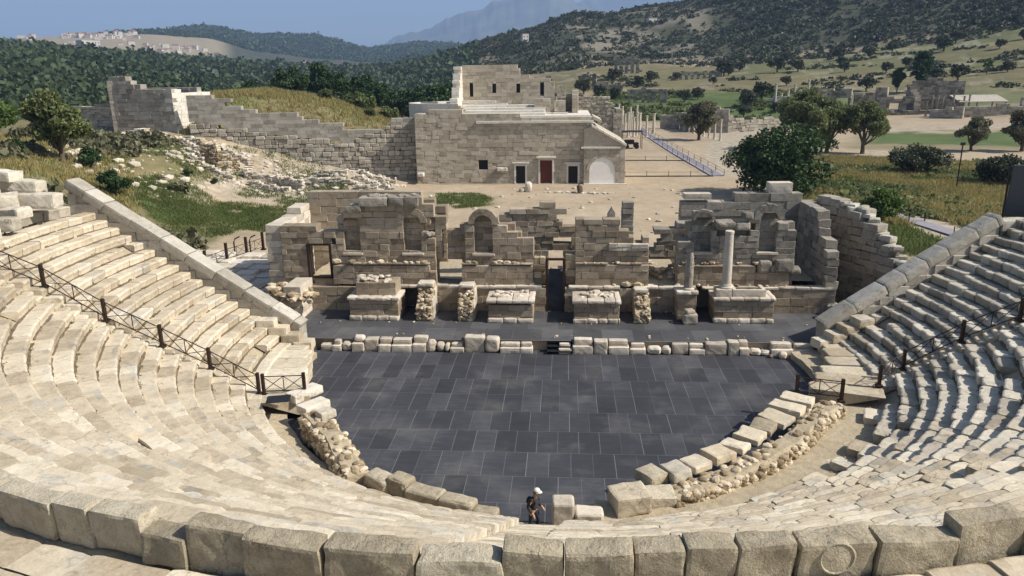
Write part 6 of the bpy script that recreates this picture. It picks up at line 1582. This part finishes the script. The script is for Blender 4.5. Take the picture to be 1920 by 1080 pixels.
# local space: +X is forward, feet at z = 0
hip = (0, 0, .93); chest = (.06, 0, 1.27); neck = (.11, 0, 1.47)
V = [hip, (.03, 0, 1.10), chest, neck, (.16, 0, 1.58), (.19, 0, 1.67), (.18, 0, 1.74)]
E = [(0, 1), (1, 2), (2, 3), (3, 4), (4, 5), (5, 6)]; R = [.12, .11, (.13, .10), .055, .085, .098, .07]
def limb(start, pts, rad):
    i0 = start
    for p, r in zip(pts, rad): V.append(p); R.append(r); E.append((i0, len(V)-1)); i0 = len(V)-1
    return i0
legs = {}
for s, kn, an, toe in ((1, (.20, .1, .56), (.10, .1, .14), (.28, .11, .06)), (-1, (-.02, -.1, .50), (-.10, -.1, .09), (.10, -.11, .035))):
    limb(0, [(.02, s*.1, .86), kn, (an[0]+.0, an[1], an[2]), toe], [.105, .068, .045, .04])
hands = []
for s, el, wr in ((1, (.04, .25, 1.12), (.27, .2, 1.0)), (-1, (-.05, -.26, 1.13), (.14, -.25, .90))):
    limb(2, [(.06, s*.19, 1.38), el, wr], [.068, .048, .034])
    w0 = len(V)-1; d = np.array(wr)-np.array(el); d /= np.linalg.norm(d)
    limb(w0, [tuple(np.array(wr)+d*.07)], [.035]); pw = len(V)-1
    for k in range(4):
        off = np.array([0, (k-1.5)*.02, 0]); b0 = np.array(wr)+d*.10+off; ln = [.06, .075, .07, .055][k]
        limb(pw, [tuple(b0), tuple(b0+d*ln*.6+np.array([.0, 0, -.012])), tuple(b0+d*ln+np.array([-.01, 0, -.035]))], [.01, .009, .008])
    tb_ = np.array(wr)+d*.035+np.array([.02, -s*.03, 0]); limb(w0, [tuple(tb_), tuple(tb_+d*.045+np.array([.01, -s*.015, 0]))], [.012, .009])
skin('body', V, E, R, M['skin_tone'], person)
# face: nose, eyes, ears
mb = MB(); rock(mb, (.285, 0, 1.655), (.022, .016, .026), 2, .0); rock(mb, (.19, .098, 1.655), (.022, .012, .032), 2, 0); rock(mb, (.19, -.098, 1.655), (.022, .012, .032), 2, 0)
def loc(mb, name, mat): 
    V_ = np.concatenate(mb.v); me = bpy.data.meshes.new(name); me.from_pydata(V_.tolist(), [], mb.f); me.materials.append(M[mat]); me.polygons.foreach_set('use_smooth', [True]*len(me.polygons)); o = bpy.data.objects.new(name, me); COL.objects.link(o); o.parent = person; return o
loc(mb, 'face', 'skin_tone')
mb = MB(); rock(mb, (.270, .035, 1.69), (.012, .015, .008), 1, 0); rock(mb, (.270, -.035, 1.69), (.012, .015, .008), 1, 0); rock(mb, (.270, 0, 1.612), (.012, .026, .006), 1, 0); loc(mb, 'features', 'hair')
mb = MB(); rock(mb, (.14, 0, 1.67), (.085, .102, .10), 2, .05); loc(mb, 'hair', 'hair')
mb = MB(); lathe(mb, (.175, 0, 1.70), [(.118, 0), (.116, .05), (.095, .09), (.05, .112), (.0, .118)], 20); loc(mb, 'cap', 'cap')
mb = MB(); 
pr = []
for a in np.linspace(-1.25, 1.25, 13): pr += [(.175+.112*math.cos(a), .112*math.sin(a), 1.712), (.175+.205*math.cos(a)*1.02, .14*math.sin(a), 1.69), (.175+.112*math.cos(a), .112*math.sin(a), 1.697)]
mb.add(pr, [(i*3, i*3+1, i*3+4, i*3+3) for i in range(12)]+[(i*3+1, i*3+2, i*3+5, i*3+4) for i in range(12)]); loc(mb, 'cap_brim', 'cap')
mb = MB(); lathe(mb, (.175, 0, 1.705), [(.119, 0), (.120, .022)], 20); loc(mb, 'cap_band', 'cap_band')
# clothes
V = [(0, 0, .90), (.03, 0, 1.10), (.06, 0, 1.30), (.10, 0, 1.43)]; E = [(0, 1), (1, 2), (2, 3)]; R = [(.185, .185), .18, (.21, .17), .085]
for s, el, wr in ((1, (.04, .25, 1.12), (.25, .205, 1.01)), (-1, (-.05, -.26, 1.13), (.13, -.252, .92))): limb(2, [(.06, s*.19, 1.37), el, wr], [.095, .074, .056])
skin('jacket', V, E, R, M['jacket'], person)
V = [(0, 0, .98), (0, 0, .9)]; E = [(0, 1)]; R = [.15, .165]
for s, kn, an in ((1, (.20, .1, .56), (.10, .1, .16)), (-1, (-.02, -.1, .50), (-.10, -.1, .11))): limb(1, [(.02, s*.1, .84), kn, an], [.125, .088, .068])
skin('trousers', V, E, R, M['trousers'], person)
for s, an, toe in ((1, (.10, .1, .10), (.28, .11, .05)), (-1, (-.10, -.1, .06), (.10, -.11, .03))):
    v, e, r = chain([((an[0]-.05, an[1], an[2]), .05), ((an[0]+.05, an[1], an[2]), .055), (toe, .045)]); skin('shoe', v, e, r, M['pack'], person)
pk = empty('backpack', (PX, PY, PZ), 'black backpack worn by the walking person', 'backpack', rz=-.5)
v, e, r = chain([((-.16, 0, 1.08), .12), ((-.13, 0, 1.25), .14), ((-.08, 0, 1.40), .1)]); o = skin('bag', v, e, r, M['pack'], pk)
for s in (1, -1):
    v, e, r = chain([((-.06, s*.12, 1.42), .02), ((.1, s*.13, 1.45), .02), ((.2, s*.14, 1.30), .02), ((.1, s*.17, 1.1), .02), ((-.1, s*.13, 1.02), .02)]); skin('strap', v, e, r, M['pack'], pk, 1)
